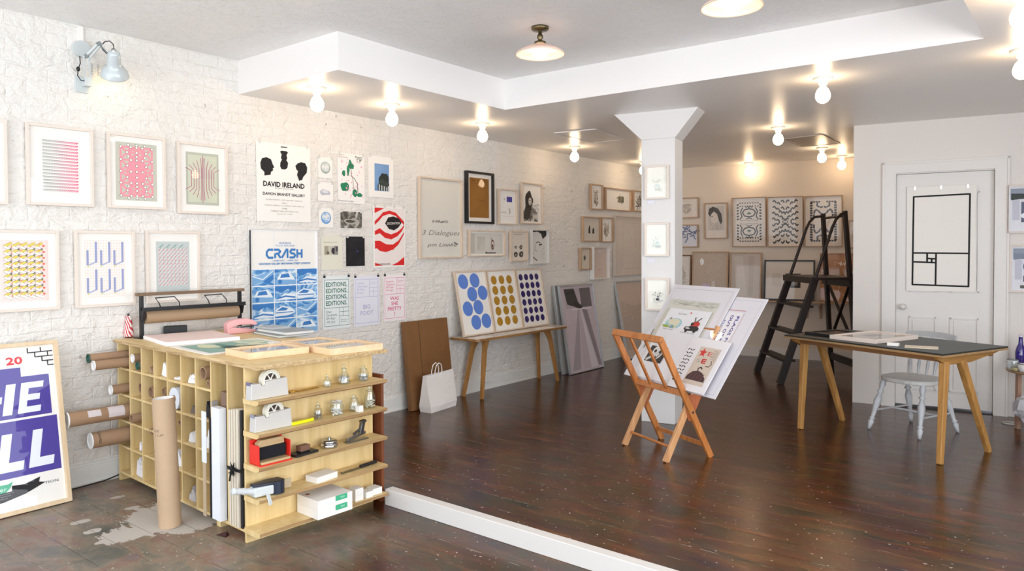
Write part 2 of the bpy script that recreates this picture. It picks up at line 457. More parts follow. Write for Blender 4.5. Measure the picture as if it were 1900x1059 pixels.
def mk_floor():
    m, N, L, b = nodes('stained_floorboards')
    tc = N.new('ShaderNodeTexCoord').outputs['Object']
    sp = N.new('ShaderNodeSeparateXYZ'); L.new(tc, sp.inputs[0]); x, y = sp.outputs[0], sp.outputs[1]
    PW = .163
    t = mth(N, L, 'DIVIDE', mth(N, L, 'ADD', y, .06), PW); fr = mth(N, L, 'FRACT', t); idx = mth(N, L, 'FLOOR', t)
    wn = N.new('ShaderNodeTexWhiteNoise'); wn.noise_dimensions = '1D'; L.new(idx, wn.inputs['W'])
    d = mth(N, L, 'MINIMUM', fr, mth(N, L, 'SUBTRACT', 1.0, fr))
    seam = ramp(N, L, d, [(.006, 1.0), (.016, 0.0)])
    # board ends
    xo = mth(N, L, 'FRACT', mth(N, L, 'ADD', mth(N, L, 'DIVIDE', x, 2.4), mth(N, L, 'MULTIPLY', wn.outputs[0], 7.3)))
    off = N.new('ShaderNodeCombineXYZ'); L.new(mth(N, L, 'MULTIPLY', wn.outputs[0], 31), off.inputs[0]); L.new(mth(N, L, 'MULTIPLY', wn.outputs[0], 13), off.inputs[2])
    va = N.new('ShaderNodeVectorMath'); L.new(tc, va.inputs[0]); L.new(off.outputs[0], va.inputs[1])
    st = mapping(N, L, va.outputs[0], (1.2, 6, 1)); grain = noise(N, L, st, 2.2, 6, .6, .2)
    fineg = noise(N, L, mapping(N, L, va.outputs[0], (2.5, 60, 1)), 3, 4)
    mott = noise(N, L, mapping(N, L, tc, (1.0, 2.2, 1)), 1.7, 5, .65, .8)
    gm = mth(N, L, 'ADD', mth(N, L, 'MULTIPLY', grain, .86), mth(N, L, 'MULTIPLY', fineg, .14))
    c = ramp(N, L, gm, [(.30, '#0b0806'), (.41, '#1b110a'), (.49, '#382011'), (.57, '#5d3417'), (.68, '#8a5828')])
    red = ramp(N, L, mott, [(.48, 0.0), (.66, 1.0)]); grn = ramp(N, L, mott, [(.30, 1.0), (.46, 0.0)])
    c = mixc(N, L, mth(N, L, 'MULTIPLY', red, .45), c, '#5e2a18'); c = mixc(N, L, mth(N, L, 'MULTIPLY', grn, .55), c, '#2a2e28')
    c = mixc(N, L, mth(N, L, 'MULTIPLY', wn.outputs[0], .35), c, '#1d1510')
    hue = noise(N, L, mapping(N, L, tc, (1.3, 4.0, 1), (0, 0, 0), (5, 2, 0)), 2.4, 4, .6, .6)
    hc = ramp(N, L, hue, [(.34, '#1a261e'), (.43, '#423812'), (.50, '#5c300c'), (.57, '#5a1d12'), (.66, '#30202a')])
    c = mixc(N, L, .42, c, hc)
    # front bay: worn boards, greyer towards the brick wall, daylight sheen painted in
    fx = ramp(N, L, mth(N, L, 'MULTIPLY', x, .25), [(.40, 1.0), (.58, 0.12)]); fy = ramp(N, L, mth(N, L, 'DIVIDE', y, 4.0), [(.60, 1.0), (.66, 0.0)])
    wear_sheen = mth(N, L, 'MULTIPLY', fx, fy)
    n4 = noise(N, L, tc, 2.3, 6, .65, .6)
    g0 = ramp(N, L, n4, [(.3, '#3f3e3b'), (.44, '#67605a'), (.54, '#857a6e'), (.64, '#7a5f4b'), (.75, '#8b6f55')])
    hg = ramp(N, L, noise(N, L, mapping(N, L, tc, (1, 1.4, 1), (0, 0, 0), (3, 7, 0)), 4.5, 5, .65, .8), [(.32, '#5c6b66'), (.43, '#7d7b6c'), (.51, '#a18f78'), (.59, '#99705f'), (.68, '#857e8c')])
    grey2 = mixc(N, L, .5, g0, hg)
    c = mixc(N, L, mth(N, L, 'MULTIPLY', wear_sheen, .95), c, grey2)
    # bare patches where the stain has come off
    def patch(px, py, rx, ry, lim):
        q = fl(px, py); a = mth(N, L, 'DIVIDE', mth(N, L, 'SUBTRACT', x, q.x), rx); e = mth(N, L, 'DIVIDE', mth(N, L, 'SUBTRACT', y, q.y), ry)
        r2 = mth(N, L, 'ADD', mth(N, L, 'MULTIPLY', a, a), mth(N, L, 'MULTIPLY', e, e))
        v = mth(N, L, 'ADD', r2, mth(N, L, 'MULTIPLY', mth(N, L, 'SUBTRACT', pn, .5), 3.0))
        return ramp(N, L, mth(N, L, 'MULTIPLY', v, .4), [(lim*.4, 1.0), (lim*.4 + .02, 0.0)])
    pn = noise(N, L, mapping(N, L, tc, (1, 1.6, 1)), 9, 6, .7)
    ps = [patch(330, 957, .26, .22, 1.15), patch(228, 992, .12, .12, .75), patch(150, 968, .03, .05, .8), patch(172, 985, .035, .05, .8), patch(196, 1003, .03, .05, .8), patch(218, 922, .025, .05, .7), patch(246, 942, .03, .04, .8), patch(253, 952, .05, .03, .6)]
    pmx = ps[0]
    for p in ps[1:]: pmx = mth(N, L, 'MAXIMUM', pmx, p)
    c = mixc(N, L, mth(N, L, 'MULTIPLY', pmx, .9), c, '#c4bdb3')
    # plaster flecks, thicker along the seams
    fk = noise(N, L, tc, 42, 2, .5); fks = noise(N, L, mapping(N, L, tc, (1, 3, 1)), 9, 4, .7)
    fl1 = ramp(N, L, fk, [(.70, 0.0), (.72, 1.0)]); sw = ramp(N, L, fks, [(.52, 0.0), (.62, 1.0)])
    c = mixc(N, L, mth(N, L, 'MULTIPLY', seam, .45), c, '#0c0907')
    nearf = ramp(N, L, mth(N, L, 'DIVIDE', y, 5.0), [(.60, 1.0), (1.0, 0.25)])
    c = mixc(N, L, mth(N, L, 'MULTIPLY', mth(N, L, 'MULTIPLY', mth(N, L, 'MULTIPLY', seam, sw), nearf), .75), c, '#c4bbb0')
    c = mixc(N, L, mth(N, L, 'MULTIPLY', fl1, mth(N, L, 'MULTIPLY', nearf, .9)), c, '#cfc8be')
    L.new(c, b.inputs['Base Color'])
    rr = mth(N, L, 'ADD', mth(N, L, 'MULTIPLY', mott, .22), .10); rr = mth(N, L, 'ADD', rr, mth(N, L, 'MULTIPLY', wear_sheen, .15)); L.new(mth(N, L, 'ADD', rr, mth(N, L, 'MULTIPLY', pmx, .3)), b.inputs['Roughness'])
    bp = N.new('ShaderNodeBump'); bp.inputs['Strength'].default_value = .35; bp.inputs['Distance'].default_value = .004
    L.new(mth(N, L, 'SUBTRACT', mth(N, L, 'ADD', mth(N, L, 'MULTIPLY', fineg, .3), mth(N, L, 'MULTIPLY', mott, .6)), seam), bp.inputs['Height']); L.new(bp.outputs[0], b.inputs['Normal'])
    return m
BRICK = mk_brick(); CEIL = mk_ceiling(); FLOORM = mk_floor()
PAINT = mk_paint('white_wall_paint', '#dad4ce', '#e0dad4', .5)
SOFF = mk_paint('soffit_paint', '#efece9', '#f3f0ed', .36, .03)
TRIMM = mk_paint('trim_paint', '#dcd8d3', '#e3dfda', .35, .12, 25)
ZC, ZS = 2.744, 2.508
BD = V((.990, .1414, 0)).normalized(); BN = V((BD.y, -BD.x, 0))     # back walls run skew to the room
def bpt(o, s, z=0): p = o + BD * s; return V((p.x, p.y, z))
WB = V((1.296, 9.43, 0)); WD = V((3.437, 7.17, 0))                  # a point on the rear wall and on the door wall
def skewbox(mb, o, s0, s1, z0, z1, t0, t1):
    """box along BD from s0 to s1, from t0 to t1 out of the wall face"""
    g = lambda s, t, z: o + BD*s + BN*t + V((0, 0, z))
    return mb.hexa([g(s0, t1, z0), g(s1, t1, z0), g(s1, t0, z0), g(s0, t0, z0)], [g(s0, t1, z1), g(s1, t1, z1), g(s1, t0, z1), g(s0, t0, z1)])

struct('floor', MB().box(-.15, -1.6, -.12, 7.2, 10.6, 0), FLOORM)
struct('wall_left', MB().box(-.15, -1.6, 0, 0, 10.3, 2.8), BRICK)
bm_ = MB(); bm_.box(0.0, -1.4, 0, .016, 9.2, .115); bm_.box(.016, -1.4, .0, .024, 9.2, .012); bm_.box(0, -1.4, .115, .010, 9.2, .128)
struct('baseboard_left', bm_, mk_paint('rough_base_paint', '#dfe0dd', '#eceae5', .45, .6, 18))
struct('ceiling', MB().box(-.1, -1.6, ZC, 7.2, 5.2, ZC+.1), CEIL)
so = [(0, 2.905), (1.112, 2.895), (1.116, 4.538), (4.30, 4.600), (4.22, -1.4), (7.0, -1.4), (7.0, 10.4), (0, 10.4)]
struct('ceiling_soffit', MB().prism(so, Matrix.Translation((0, 0, ZS)), ZC - ZS + .03), SOFF)
s_l = (3.095 - WD.x) / BD.x
struct('wall_back', skewbox(MB(), WB, -1.6, 2.6, 0, ZS, -.12, 0), mk_paint('cream_wall_paint', '#d9cdbf', '#dfd3c5', .55))
skb = MB(); DW0, DW1 = 0.0, .712         # the door opening along the door wall
skewbox(skb, WD, s_l, -.012, 0, ZS, -.12, 0); skewbox(skb, WD, .735, 3.75, 0, ZS, -.12, 0); skewbox(skb, WD, -.012, .735, 2.065, ZS, -.12, 0)
struct('wall_right', skb, PAINT)
pA = bpt(WD, s_l); struct('wall_alcove', MB().hexa([V((pA.x, pA.y+.0, 0)), V((pA.x+.12, pA.y+.05, 0)), V((pA.x+.12, 10.3, 0)), V((pA.x, 10.3, 0))], [V((pA.x, pA.y+.0, ZS)), V((pA.x+.12, pA.y+.05, ZS)), V((pA.x+.12, 10.3, ZS)), V((pA.x, 10.3, ZS))]), PAINT)
bb = MB(); skewbox(bb, WB, -1.3, 1.62, 0, .13, 0, .018); struct('baseboard_back', bb, TRIMM)
# shop front behind the camera: low wall, header, posts and glass
fr = MB(); fr.box(0, -1.5, 0, 7.0, -1.38, .35); fr.box(0, -1.5, 2.62, 7.0, -1.38, ZC); fr.box(0, -1.5, .35, .25, -1.38, 2.62); fr.box(6.15, -1.5, .35, 7.0, -1.38, 2.62)
struct('wall_front', fr, PAINT)
wf = MB()
for x in (.25, 2.2, 4.15, 6.1): wf.box(x, -1.47, .35, x+.05, -1.41, 2.62)
for z in (.35, 2.57): wf.box(.25, -1.47, z, 6.15, -1.41, z+.05)
struct('window_1', wf, BLACK)
wr = MB(); wr.box(6.9, -1.5, 0, 7.02, -1.2, ZS+.1); wr.box(6.9, 4.2, 0, 7.02, 8.2, ZS); wr.box(6.9, -1.2, 0, 7.02, 4.2, .4); wr.box(6.9, -1.2, 2.5, 7.02, 4.2, ZC)
struct('wall_side', wr, PAINT)
w2 = MB()  # unseen side window, lengthened so daylight reaches the far brick wall
for y in (-1.2, .6, 2.4, 4.15): w2.box(6.93, y, .4, 6.98, y+.05, 2.5)
for z in (.4, 2.45): w2.box(6.93, -1.2, z, 6.98, 4.2, z+.05)
struct('window_2', w2, BLACK)

# column with a flared head
Pc = fl(1190.1, 781); Q1 = fl(1252, 787.8); cdx = (Q1 - Pc); cw = cdx.length; cdx.normalize(); cn = V((-cdx.y, cdx.x, 0))
cdp = .235; fz = 2.285; e = .235; e2_ = .185
def cp(a, b, z): p = Pc + cdx*a + cn*b; return V((p.x, p.y, z))
cm = MB()
cm.hexa([cp(0, 0, 0), cp(cw, 0, 0), cp(cw, cdp, 0), cp(0, cdp, 0)], [cp(0, 0, fz), cp(cw, 0, fz), cp(cw, cdp, fz), cp(0, cdp, fz)])
cm.hexa([cp(0, 0, fz), cp(cw, 0, fz), cp(cw, cdp, fz), cp(0, cdp, fz)], [cp(-e, 0, ZS+.002), cp(cw+e2_, 0, ZS+.002), cp(cw+e2_, cdp, ZS+.002), cp(-e, cdp, ZS+.002)])
struct('column', cm, mk_paint('column_paint', '#dcdad8', '#e1dfdd', .5), bev=.004)

# white timber lying on edge across the floor
a = fl(717.7, 936); a.x = 1.71
st = MB(); st.hexa([V((1.702, 2.715, 0)), V((4.9, 2.665, 0)), V((4.9, 2.722, 0)), V((1.702, 2.772, 0))], [V((1.702, 2.715, .088)), V((4.9, 2.665, .088)), V((4.9, 2.722, .088)), V((1.702, 2.772, .088))])
struct('trim_1', st, TRIMM, bev=.003)

# access hatches in the lowered ceiling: shadow-gap frames
def hatch(n, px, c):
    P = [fl(*q, ZS) for q in px]; m = MB()
    for i in range(4):
        a, b = P[i-1], P[i]; m.bar(a - V((0, 0, .004)), b - V((0, 0, .004)), .016, .008)
    cx = sum(P, V()) / 4; q = [cx + (p - cx)*.97 for p in P]
    m.hexa([V((p.x, p.y, ZS-.004)) for p in q][::1], [V((p.x, p.y, ZS+.001)) for p in q])
    struct('trim_%d' % n, m, c)
hatch(2, [(1029, 246), (1105, 239), (1157, 258), (1100, 264)], pm('#e9e6e2', .3))
hatch(3, [(1455, 257), (1525, 249), (1558, 265), (1487, 271)], pm('#b9ada0', .4))

# door, its casing and knob
def dp(s, t, z): return WD + BD*s + BN*t + V((0, 0, z))
cas = MB()
skewbox(cas, WD, -.10, -.004, 0, 2.145, 0, .022); skewbox(cas, WD, .725, .815, 0, 2.145, 0, .022); skewbox(cas, WD, -.004, .725, 2.06, 2.145, 0, .022)
skewbox(cas, WD, -.012, -.004, 0, 2.06, -.12, .0); skewbox(cas, WD, .725, .733, 0, 2.06, -.12, 0); skewbox(cas, WD, -.004, .725, 2.052, 2.06, -.12, 0)
skewbox(cas, WD, -.11, -.095, 0, 2.155, 0, .03); skewbox(cas, WD, .81, .825, 0, 2.155, 0, .03); skewbox(cas, WD, -.11, .825, 2.14, 2.155, 0, .03)
struct('trim_4', cas, TRIMM)
dm = MB(); rec = .035
skewbox(dm, WD, 0, .722, .022, 2.05, -rec-.04, -rec)
def dpanel(s0, s1, z0, z1):
    skewbox(dm, WD, s0, s1, z0, z0+.012, -rec, -rec+.012); skewbox(dm, WD, s0, s1, z1-.012, z1, -rec, -rec+.012)
    skewbox(dm, WD, s0, s0+.012, z0, z1, -rec, -rec+.012); skewbox(dm, WD, s1-.012, s1, z0, z1, -rec, -rec+.012)
    skewbox(dm, WD, s0+.03, s1-.03, z0+.03, z1-.03, -rec, -rec+.009)
for s0, s1 in ((.10, .31), (.41, .62)):
    dpanel(s0, s1, .16, .80); dpanel(s0, s1, 1.02, 1.88)
door = struct('door_1', dm, TRIMM)
sill = struct('trim_5', skewbox(MB(), WD, -.004, .725, 0, .006, -.12, .0), BLACK)
k = MB(); kc = dp(.055, -rec, .885); k.lathe([(.026, 0), (.026, .006), (.011, .008), (.010, .03), (.022, .038), (.027, .050), (.024, .062), (.012, .068), (0, .069)], kc, BN, 18)
k.build('door_knob', pm('#d8d4cf', .25), door)

# ================================================================== LIGHTS OF THE ROOM
BULBM = emit('warm_globe_bulb', (1.0, .72, .44, 1), BULB)
PORC = pm('#ece7de', .3, var=.03)
def bulb(px, py, label):
    p = fl(px, py, ZS - .002)
    t = thing('ceiling_bulb', label, 'light bulb', (p.x, p.y, ZS), group='bare globe bulbs on the lowered ceiling')
    MB().lathe([(0, 0), (.060, 0), (.060, -.010), (.052, -.018), (.030, -.024), (.026, -.045), (0, -.045)], (0, 0, 0), n=24).build('ceramic_holder', PORC, t)
    MB().lathe([(.016, -.045), (.018, -.058), (.034, -.075), (.0445, -.100), (.0465, -.118), (.042, -.138), (.030, -.154), (.014, -.163), (0, -.165)], (0, 0, 0), n=24).build('globe', BULBM, t)
for a, b, l in [
    (588, 163, 'lit globe bulb nearest the brick wall lamp, under the boxed soffit corner'),
    (727, 194, 'lit globe bulb above the pinned leaf poster, second along the brick wall'),
    (895, 229, 'lit globe bulb above the black framed brown print, by the soffit step'),
    (1066, 272, 'lit globe bulb just under the pale ceiling hatch left of the column'),
    (1193, 300, 'lit globe bulb half hidden by the left edge of the column'),
    (1527, 145, 'large lit globe bulb right of the column, midway to the long soffit step'),
    (1444, 236, 'lit globe bulb just left of the tan ceiling hatch'),
    (1389, 302, 'lit globe bulb close to the rear wall above the patterned prints'),
    (1525, 274, 'lit globe bulb below the tan ceiling hatch, above the ladder'),
    (1562, 289, 'lit globe bulb next to the door wall corner, above the ladder'),
    (1897, -17, 'lit globe bulb cut by the top right corner of the photo'),
    (1897, 93, 'lit globe bulb at the right edge of the photo, above the door wall')]:
    bulb(a, b, l)
def mk_shade():
    m, N, L, b = nodes('opal_enamel_shade'); b.inputs['Base Color'].default_value = lin('#f4e8dc'); b.inputs['Roughness'].default_value = .3
    b.inputs['Subsurface Weight'].default_value = 0.0
    tr = N.new('ShaderNodeBsdfTranslucent'); tr.inputs[0].default_value = lin('#ffdcc0')
    mx = N.new('ShaderNodeMixShader'); mx.inputs[0].default_value = .22
    L.new(b.outputs[0], mx.inputs[1]); L.new(tr.outputs[0], mx.inputs[2]); L.new(mx.outputs[0], N['Material Output'].inputs[0]); return m
SHM = mk_shade()
def shade_lamp(x, y, label):
    t = thing('ceiling_lamp', label, 'ceiling lamp', (x, y, ZC), group='opal dish lamps on the textured ceiling')
    MB().lathe([(0, 0), (.052, 0), (.054, -.008), (.050, -.020), (.012, -.024), (0, -.024)], n=24).build('canopy', BRASS, t)
    MB().lathe([(.011, -.02), (.011, -.045), (.017, -.050), (.019, -.066), (.013, -.074), (.013, -.082), (.034, -.090), (.036, -.104), (.03, -.106)], n=20).build('stem', BRASS, t)
    prof = [(.030, -.098), (.040, -.108), (.085, -.124), (.125, -.142), (.146, -.158), (.150, -.166)]
    MB().lathe(prof + [(r-.004, z-.002) for r, z in prof[::-1]], n=40).build('shade', SHM, t)
    MB().lathe([(.014, -.10), (.018, -.115), (.032, -.128), (.041, -.146), (.042, -.158), (.036, -.176), (.022, -.188), (0, -.193)], n=20).build('globe', BULBM, t)
p = fl(1002, 50, ZC); shade_lamp(p.x, p.y, 'shallow opal dish lamp with brass stem, whole against the textured ceiling')
p = fl(1358, 12, ZC - .16); shade_lamp(p.x, p.y, 'opal dish lamp cut by the top edge of the photo above the column')

# ================================================================== PICTURES ON THE BRICK WALL
def lerp(a, b, t):
    A = [int(a[i:i+2], 16) for i in (1, 3, 5)]; B = [int(b[i:i+2], 16) for i in (1, 3, 5)]
    return '#%02x%02x%02x' % tuple(int(x + (y-x)*t) for x, y in zip(A, B))
def a_ropes(a):
    a.frame(0, 0, 1, 1, .004, '#e9dccb'); a.up()
    for r in range(16):
        y = .955 - r*.0595
        for i in range(14):
            x = .05 + i*.064; t = i/13
            c = lerp('#8f8f88', '#ee3d78', max(0, (t-.3)/.7)) if i > 3 else '#8a8d86'
            a.line([(x, y), (x+.062, y-.004)], .016, c)
            a.line([(x+.004, y-.010), (x+.06, y-.026)], .028, lerp('#d9d8cf', '#f7a9bb', max(0, t*1.2-.3))); a.line([(x+.01, y-.016), (x+.055, y-.034)], .006, lerp('#8a8d86', '#ee3d78', t))
        a.circ(.95, y-.005, .018, '#e0486a')
def a_net(a):
    a.rect(0, 0, 1, 1, '#c9c8b8'); a.up()
    P = {}
    rows = [.92, .83, .70, .60, .50, .40, .30, .17, .08]; 
    import itertools
    pts = []
    for j, y in enumerate(rows):
        xs = [.27, .5, .73] if j % 2 else [.12, .36, .5, .64, .88]
        for x in xs: pts.append((x, y))
    for i, p in enumerate(pts):
        for q in pts[i+1:]:
            d = math.hypot(p[0]-q[0], (p[1]-q[1])*1.45)
            if d < .33: a.line([p, q], .045, '#f59aa6')
    a.up()
    for p in pts: a.circ(p[0], p[1], .036, '#6f6a5a', n=12)
    for y in (.96, .76, .24, .04):
        for x in (.3, .5, .7): a.circ(x, y, .036, '#6f6a5a', n=12)
    a.up()
    for p in pts: a.circ(p[0], p[1], .027, '#fbf7ee', n=12)
    for y in (.96, .76, .24, .04):
        for x in (.3, .5, .7): a.circ(x, y, .027, '#fbf7ee', n=12)
def a_fountain(a):
    a.rect(0, 0, 1, 1, '#bcbfae'); a.up(); a.rect(.06, .05, .94, .95, '#d0d3bd'); a.up()
    a.strokes(.08, .08, .9, .92, 60, .06, .01, '#dcdfae', 4, 0); a.up()
    for k in range(5):
        x = .46 - k*.075; y = .16 + k*.03
        for s in (1, -1):
            xx = .5 + s*(.04+k*.075); ee = .5 + s*(.06 + k*.115)
            a.line([(xx, .5), (xx, .5+.22-k*.02), (ee, .5+.40-k*.05)], .014, '#c05c85')
            a.line([(xx, .49), (xx, .49-.22+k*.02), (ee, .49-.40+k*.05)], .014, '#c05c85')
            a.line([(xx+.014, .5), (xx+.014, .5+.22-k*.02)], .01, '#c9a5b0')
    a.line([(.5, .05), (.5, .95)], .016, '#b04f77'); a.line([(.53, .1), (.53, .9)], .010, '#c9a5b0')
def a_zig(a):
    a.rect(0, 0, 1, 1, '#fbd3cc'); a.up()
    for r in range(9):
        y = .93 - r*.098
        for i in range(5):
            x = .10 + i*.16
            for (p, q, c) in (((x, y-.035), (x+.13, y+.015), '#d9c62b'), ((x, y-.045), (x+.13, y-.085), '#f4f1ea')):
                a.line([p, q], .062, '#3f4a3d'); a.up(); a.line([p, q], .050, c); a.L -= 1
        a.up(2)
        for i in range(4): a.circ(.24 + i*.19, y - (.0 if i % 2 else .045), .018, '#e0762e', n=10)
        a.circ(.90, y-.03, .028, '#d8582f', n=12); a.L -= 2
def a_jays(a):
    for i in range(16): a.line([(i/15, 0), (i/15, 1)], .005, '#e7c9bd')
    for i in range(22): a.line([(0, i/21), (1, i/21)], .005, '#e7c9bd')
    a.up()
    for r in range(2):
        for c in range(3):
            x = .06 + c*.34; y = .55 - r*.49
            a.line([(x, y+.27), (x, y+.02)], .055, '#9aa1c8'); a.line([(x, y+.01), (x+.20, y+.07)], .035, '#aeb5d6'); a.line([(x+.21, y+.07), (x+.21, y+.42)], .055, '#98a0ca')
            a.up(); a.circ(x+.01, y, .022, '#d8d86a', n=10); a.L -= 1
def a_rods(a):
    a.rect(0, 0, 1, 1, '#c4ccca'); a.up(); a.rect(.06, .12, .94, .86, '#d8d5d2'); a.up()
    for i in range(-9, 10):
        x0 = .08 + i*.11; pts = []
        p = (max(.07, x0), .12 + max(0, .07-x0)*.8); q = (min(.93, x0+.95), .12 + (min(.93, x0+.95)-x0)*.8)
        if q[0] > p[0] + .05 and q[1] < 1: a.line([p, q], .012, '#8f958d')
    a.up()
    for i in range(8):
        for j in range(11): a.circ(.10 + i*.115, .15 + j*.068, .018, '#ee9aa5', n=8)
    for i in range(4): a.line([(.1+i*.2, .88), (.2+i*.2, .94)], .02, '#5aa587')
G1 = 'colour prints in pale frames by the wall lamp'
fk = dict(fmat=ASHW, fw=.016, group=G1)
hung('framed_print', 'pale framed print cut by the left edge of the photo, top row', ((-112, 207), (13, 222), (-106, 376), (15, 378)), lambda a: a.rect(.2, .2, .8, .8, '#efe7df'), **fk)
hung('framed_print', 'framed print of grey rows turning hot pink, largest of the top row', ((47.6, 225), (173.8, 241), (51.6, 380.4), (174.6, 383.2)), a_ropes, mount=.18, **fk)
hung('framed_print', 'framed print of a pink lattice with white dots on grey', ((198.3, 244.3), (307.4, 255.4), (202.3, 386.3), (308.6, 388.3)), a_net, mount=.11, **fk)
hung('framed_print', 'framed print of curved magenta lines on grey and yellow, top row end', ((330, 261.3), (423.8, 272), (331.3, 396.3), (422.6, 397.5)), a_fountain, mount=.14, **fk)
hung('framed_print', 'framed print of yellow and white zigzag bars on pink', ((-24, 425.5), (109, 428), (-16, 580), (113, 574.7)), a_zig, mount=.12, **fk)
hung('framed_print', 'framed print of six blue hooked bars on a fine grid', ((137, 426.8), (250.8, 429.2), (143, 570), (252, 566.9)), a_jays, mount=.14, **fk)
hung('framed_print', 'framed print of pink dots and diagonal rods behind the paper roll cutter', ((271, 428), (370.9, 429), (273.7, 562), (372.9, 558.8)), a_rods, mount=.16, **fk)

BK = '#1a1a1c'
def a_heads(a):
    a.rect(.44, .955, .56, .97, '#55524e')
    c = .5
    pr = [(.425, .90), (.455, .915), (.545, .915), (.575, .90), (.545, .865), (.56, .82), (.54, .80), (.575, .765), (.56, .70), (.52, .675), (.45, .675), (.425, .71), (.43, .76), (.46, .80), (.44, .82), (.455, .865)]
    a.poly(pr, BK)
    a.poly([(.14, .575), (.25, .59), (.26, .63), (.30, .65), (.29, .675), (.32, .69), (.29, .73), (.26, .79), (.18, .81), (.10, .79), (.07, .73), (.08, .66), (.14, .62)], BK)
    a.poly([(.78, .545), (.84, .56), (.86, .60), (.93, .66), (.94, .73), (.90, .785), (.82, .795), (.75, .77), (.71, .735), (.73, .69), (.76, .67), (.74, .62)], BK)
    a.text('DAVID IRELAND', .5, .475, .76, .062, BK, bold=.004); a.text('RECENT SCULPTURE', .5, .425, .34, .016, '#6a6762')
    a.text('DAMON BRANDT GALLERY', .5, .350, .78, .034, BK, bold=.002)
    for i, (s, w) in enumerate((('568 BROADWAY, SUITE 108, NEW YORK, NY', .68), ('10012', .10), ('OPENING MARCH 14, TUESDAY THRU APRIL 16', .74), ('1988', .09), ('TUESDAY THRU SATURDAY 10-6', .52), ('(212) 431-1444', .28))):
        a.text(s, .5, .275 - i*.036, w, .016, '#6a6762')
pinned('pinned_poster', 'white pinned poster with three black head shapes above gallery lettering', ((474, 262), (575, 273), (477.4, 408.6), (576.8, 413.3)), a_heads, clips=2)

def car_art(a):
    BL = duo('car_photo_blue', [(.32, '#2f74bd'), (.44, '#5c9ad2'), (.54, '#9cc3e4'), (.66, '#e3edf4')], 11.0, 5, (1, 1, 1.8), dist=1.6)
    a.rect(0, 0, 1, .63, '#f3f4f6')
    a.up()
    D = '#3b7cc0'; M_ = '#7fb0dc'; Lt = '#e8f0f6'
    for r in range(4):
        for c in range(3):
            x0 = .0 + c*.337; x1 = x0 + .326; y1 = .625 - r*.158; y0 = y1 - .148
            a.rect(x0, y0, x1, y1, BL); a.up()
            rg = random.Random(r*3+c+5); f = lambda u, v: (x0 + (x1-x0)*u, y0 + (y1-y0)*v)
            k = (r + c) % 4
            if k == 0:
                a.poly([f(.02, .05), f(.5, .22), f(.98, .75), f(.98, .98), f(.55, .75), f(.2, .6), f(.02, .55)], M_)
                a.poly([f(.5, .25), f(.98, .72), f(.98, .35), f(.7, .1)], D); a.line([f(.05, .6), f(.5, .38), f(.95, .9)], .012, Lt)
            elif k == 1:
                a.poly([f(.1, .35), f(.25, .72), f(.7, .8), f(.88, .5), f(.95, .3)], Lt); a.poly([f(.25, .45), f(.32, .68), f(.64, .74), f(.72, .48)], D)
                a.poly([f(.02, .02), f(.98, .02), f(.98, .28), f(.02, .34)], M_); a.circ(f(.25, .2)[0], f(.25, .2)[1], .03, D, n=12)
            elif k == 2:
                a.poly([f(.02, .98), f(.98, .98), f(.98, .6), f(.6, .78), f(.3, .55), f(.02, .7)], D)
                a.poly([f(.1, .1), f(.45, .5), f(.95, .45), f(.98, .1)], Lt); a.line([f(.12, .2), f(.5, .32), f(.95, .22)], .02, D)
            else:
                a.poly([f(.02, .1), f(.02, .55), f(.35, .78), f(.8, .6), f(.96, .3), f(.7, .18)], Lt); a.poly([f(.08, .48), f(.34, .7), f(.62, .6), f(.5, .46)], D)
                a.line([f(.05, .35), f(.85, .35)], .012, D); a.poly([f(0.02, .02), f(.98, .02), f(.8, .12), f(.1, .1)], D)
            a.L -= 1
    a.up(2)
    for x in (.337, .674): a.rect(x-.009, 0, x, .99, '#fbfbfb') if False else a.line([(x-.005, .63), (x-.005, .99)], .004, '#dfe3ea')
    B = '#3d7fc0'
    a.text('HOMAGE', .5, .875, .18, .018, B); a.text('TO J.G. BALLARD', .5, .848, .30, .018, B)
    lw_ = .028; X = lambda i, u: .225 + i*.113 + u*.088; Y = lambda v: .737 + v*.075
    a.line([(X(0, 1), Y(1)), (X(0, .3), Y(1)), (X(0, 0), Y(.7)), (X(0, 0), Y(.3)), (X(0, .3), Y(0)), (X(0, 1), Y(0))], lw_, B)
    a.line([(X(1, 0), Y(1)), (X(1, .7), Y(1)), (X(1, 1), Y(.78)), (X(1, .7), Y(.5)), (X(1, .25), Y(.5))], lw_, B); a.line([(X(1, .1), Y(.0)), (X(1, .1), Y(.45))], lw_, B); a.line([(X(1, .55), Y(.5)), (X(1, 1), Y(0))], lw_, B)
    a.line([(X(2, .0), Y(0)), (X(2, .75), Y(1)), (X(2, .95), Y(1)), (X(2, .95), Y(0))], lw_, B)
    a.line([(X(3, 1), Y(1)), (X(3, .35), Y(1)), (X(3, .15), Y(.75)), (X(3, .35), Y(.53)), (X(3, .8), Y(.5)), (X(3, 1), Y(.25)), (X(3, .8), Y(0)), (X(3, .1), Y(0))], lw_, B)
    a.line([(X(4, .1), Y(0)), (X(4, .1), Y(1))], lw_, B); a.line([(X(4, .9), Y(0)), (X(4, .9), Y(1))], lw_, B); a.line([(X(4, .1), Y(.5)), (X(4, .9), Y(.5))], lw_, B)
    a.text('11 FEBRUARY - 1 APRIL 2010', .5, .708, .40, .016, B); a.text('GAGOSIAN GALLERY BRITANNIA STREET LONDON', .5, .680, .78, .018, B, bold=.001)
t = hung('mounted_poster', 'tall blue and white mounted poster of crashed cars lettered CRASH', ((463.5, 425), (588, 426), (470, 622), (592.6, 620)), car_art, depth=.022, fw=.004, fmat=pm('#e3e5ea', .4), glass=False, cat='poster')
MB().box(-.003, -.016, .0, -.0005, -.002, .78).build('dark_edge', pm('#1d2126', .5), t)

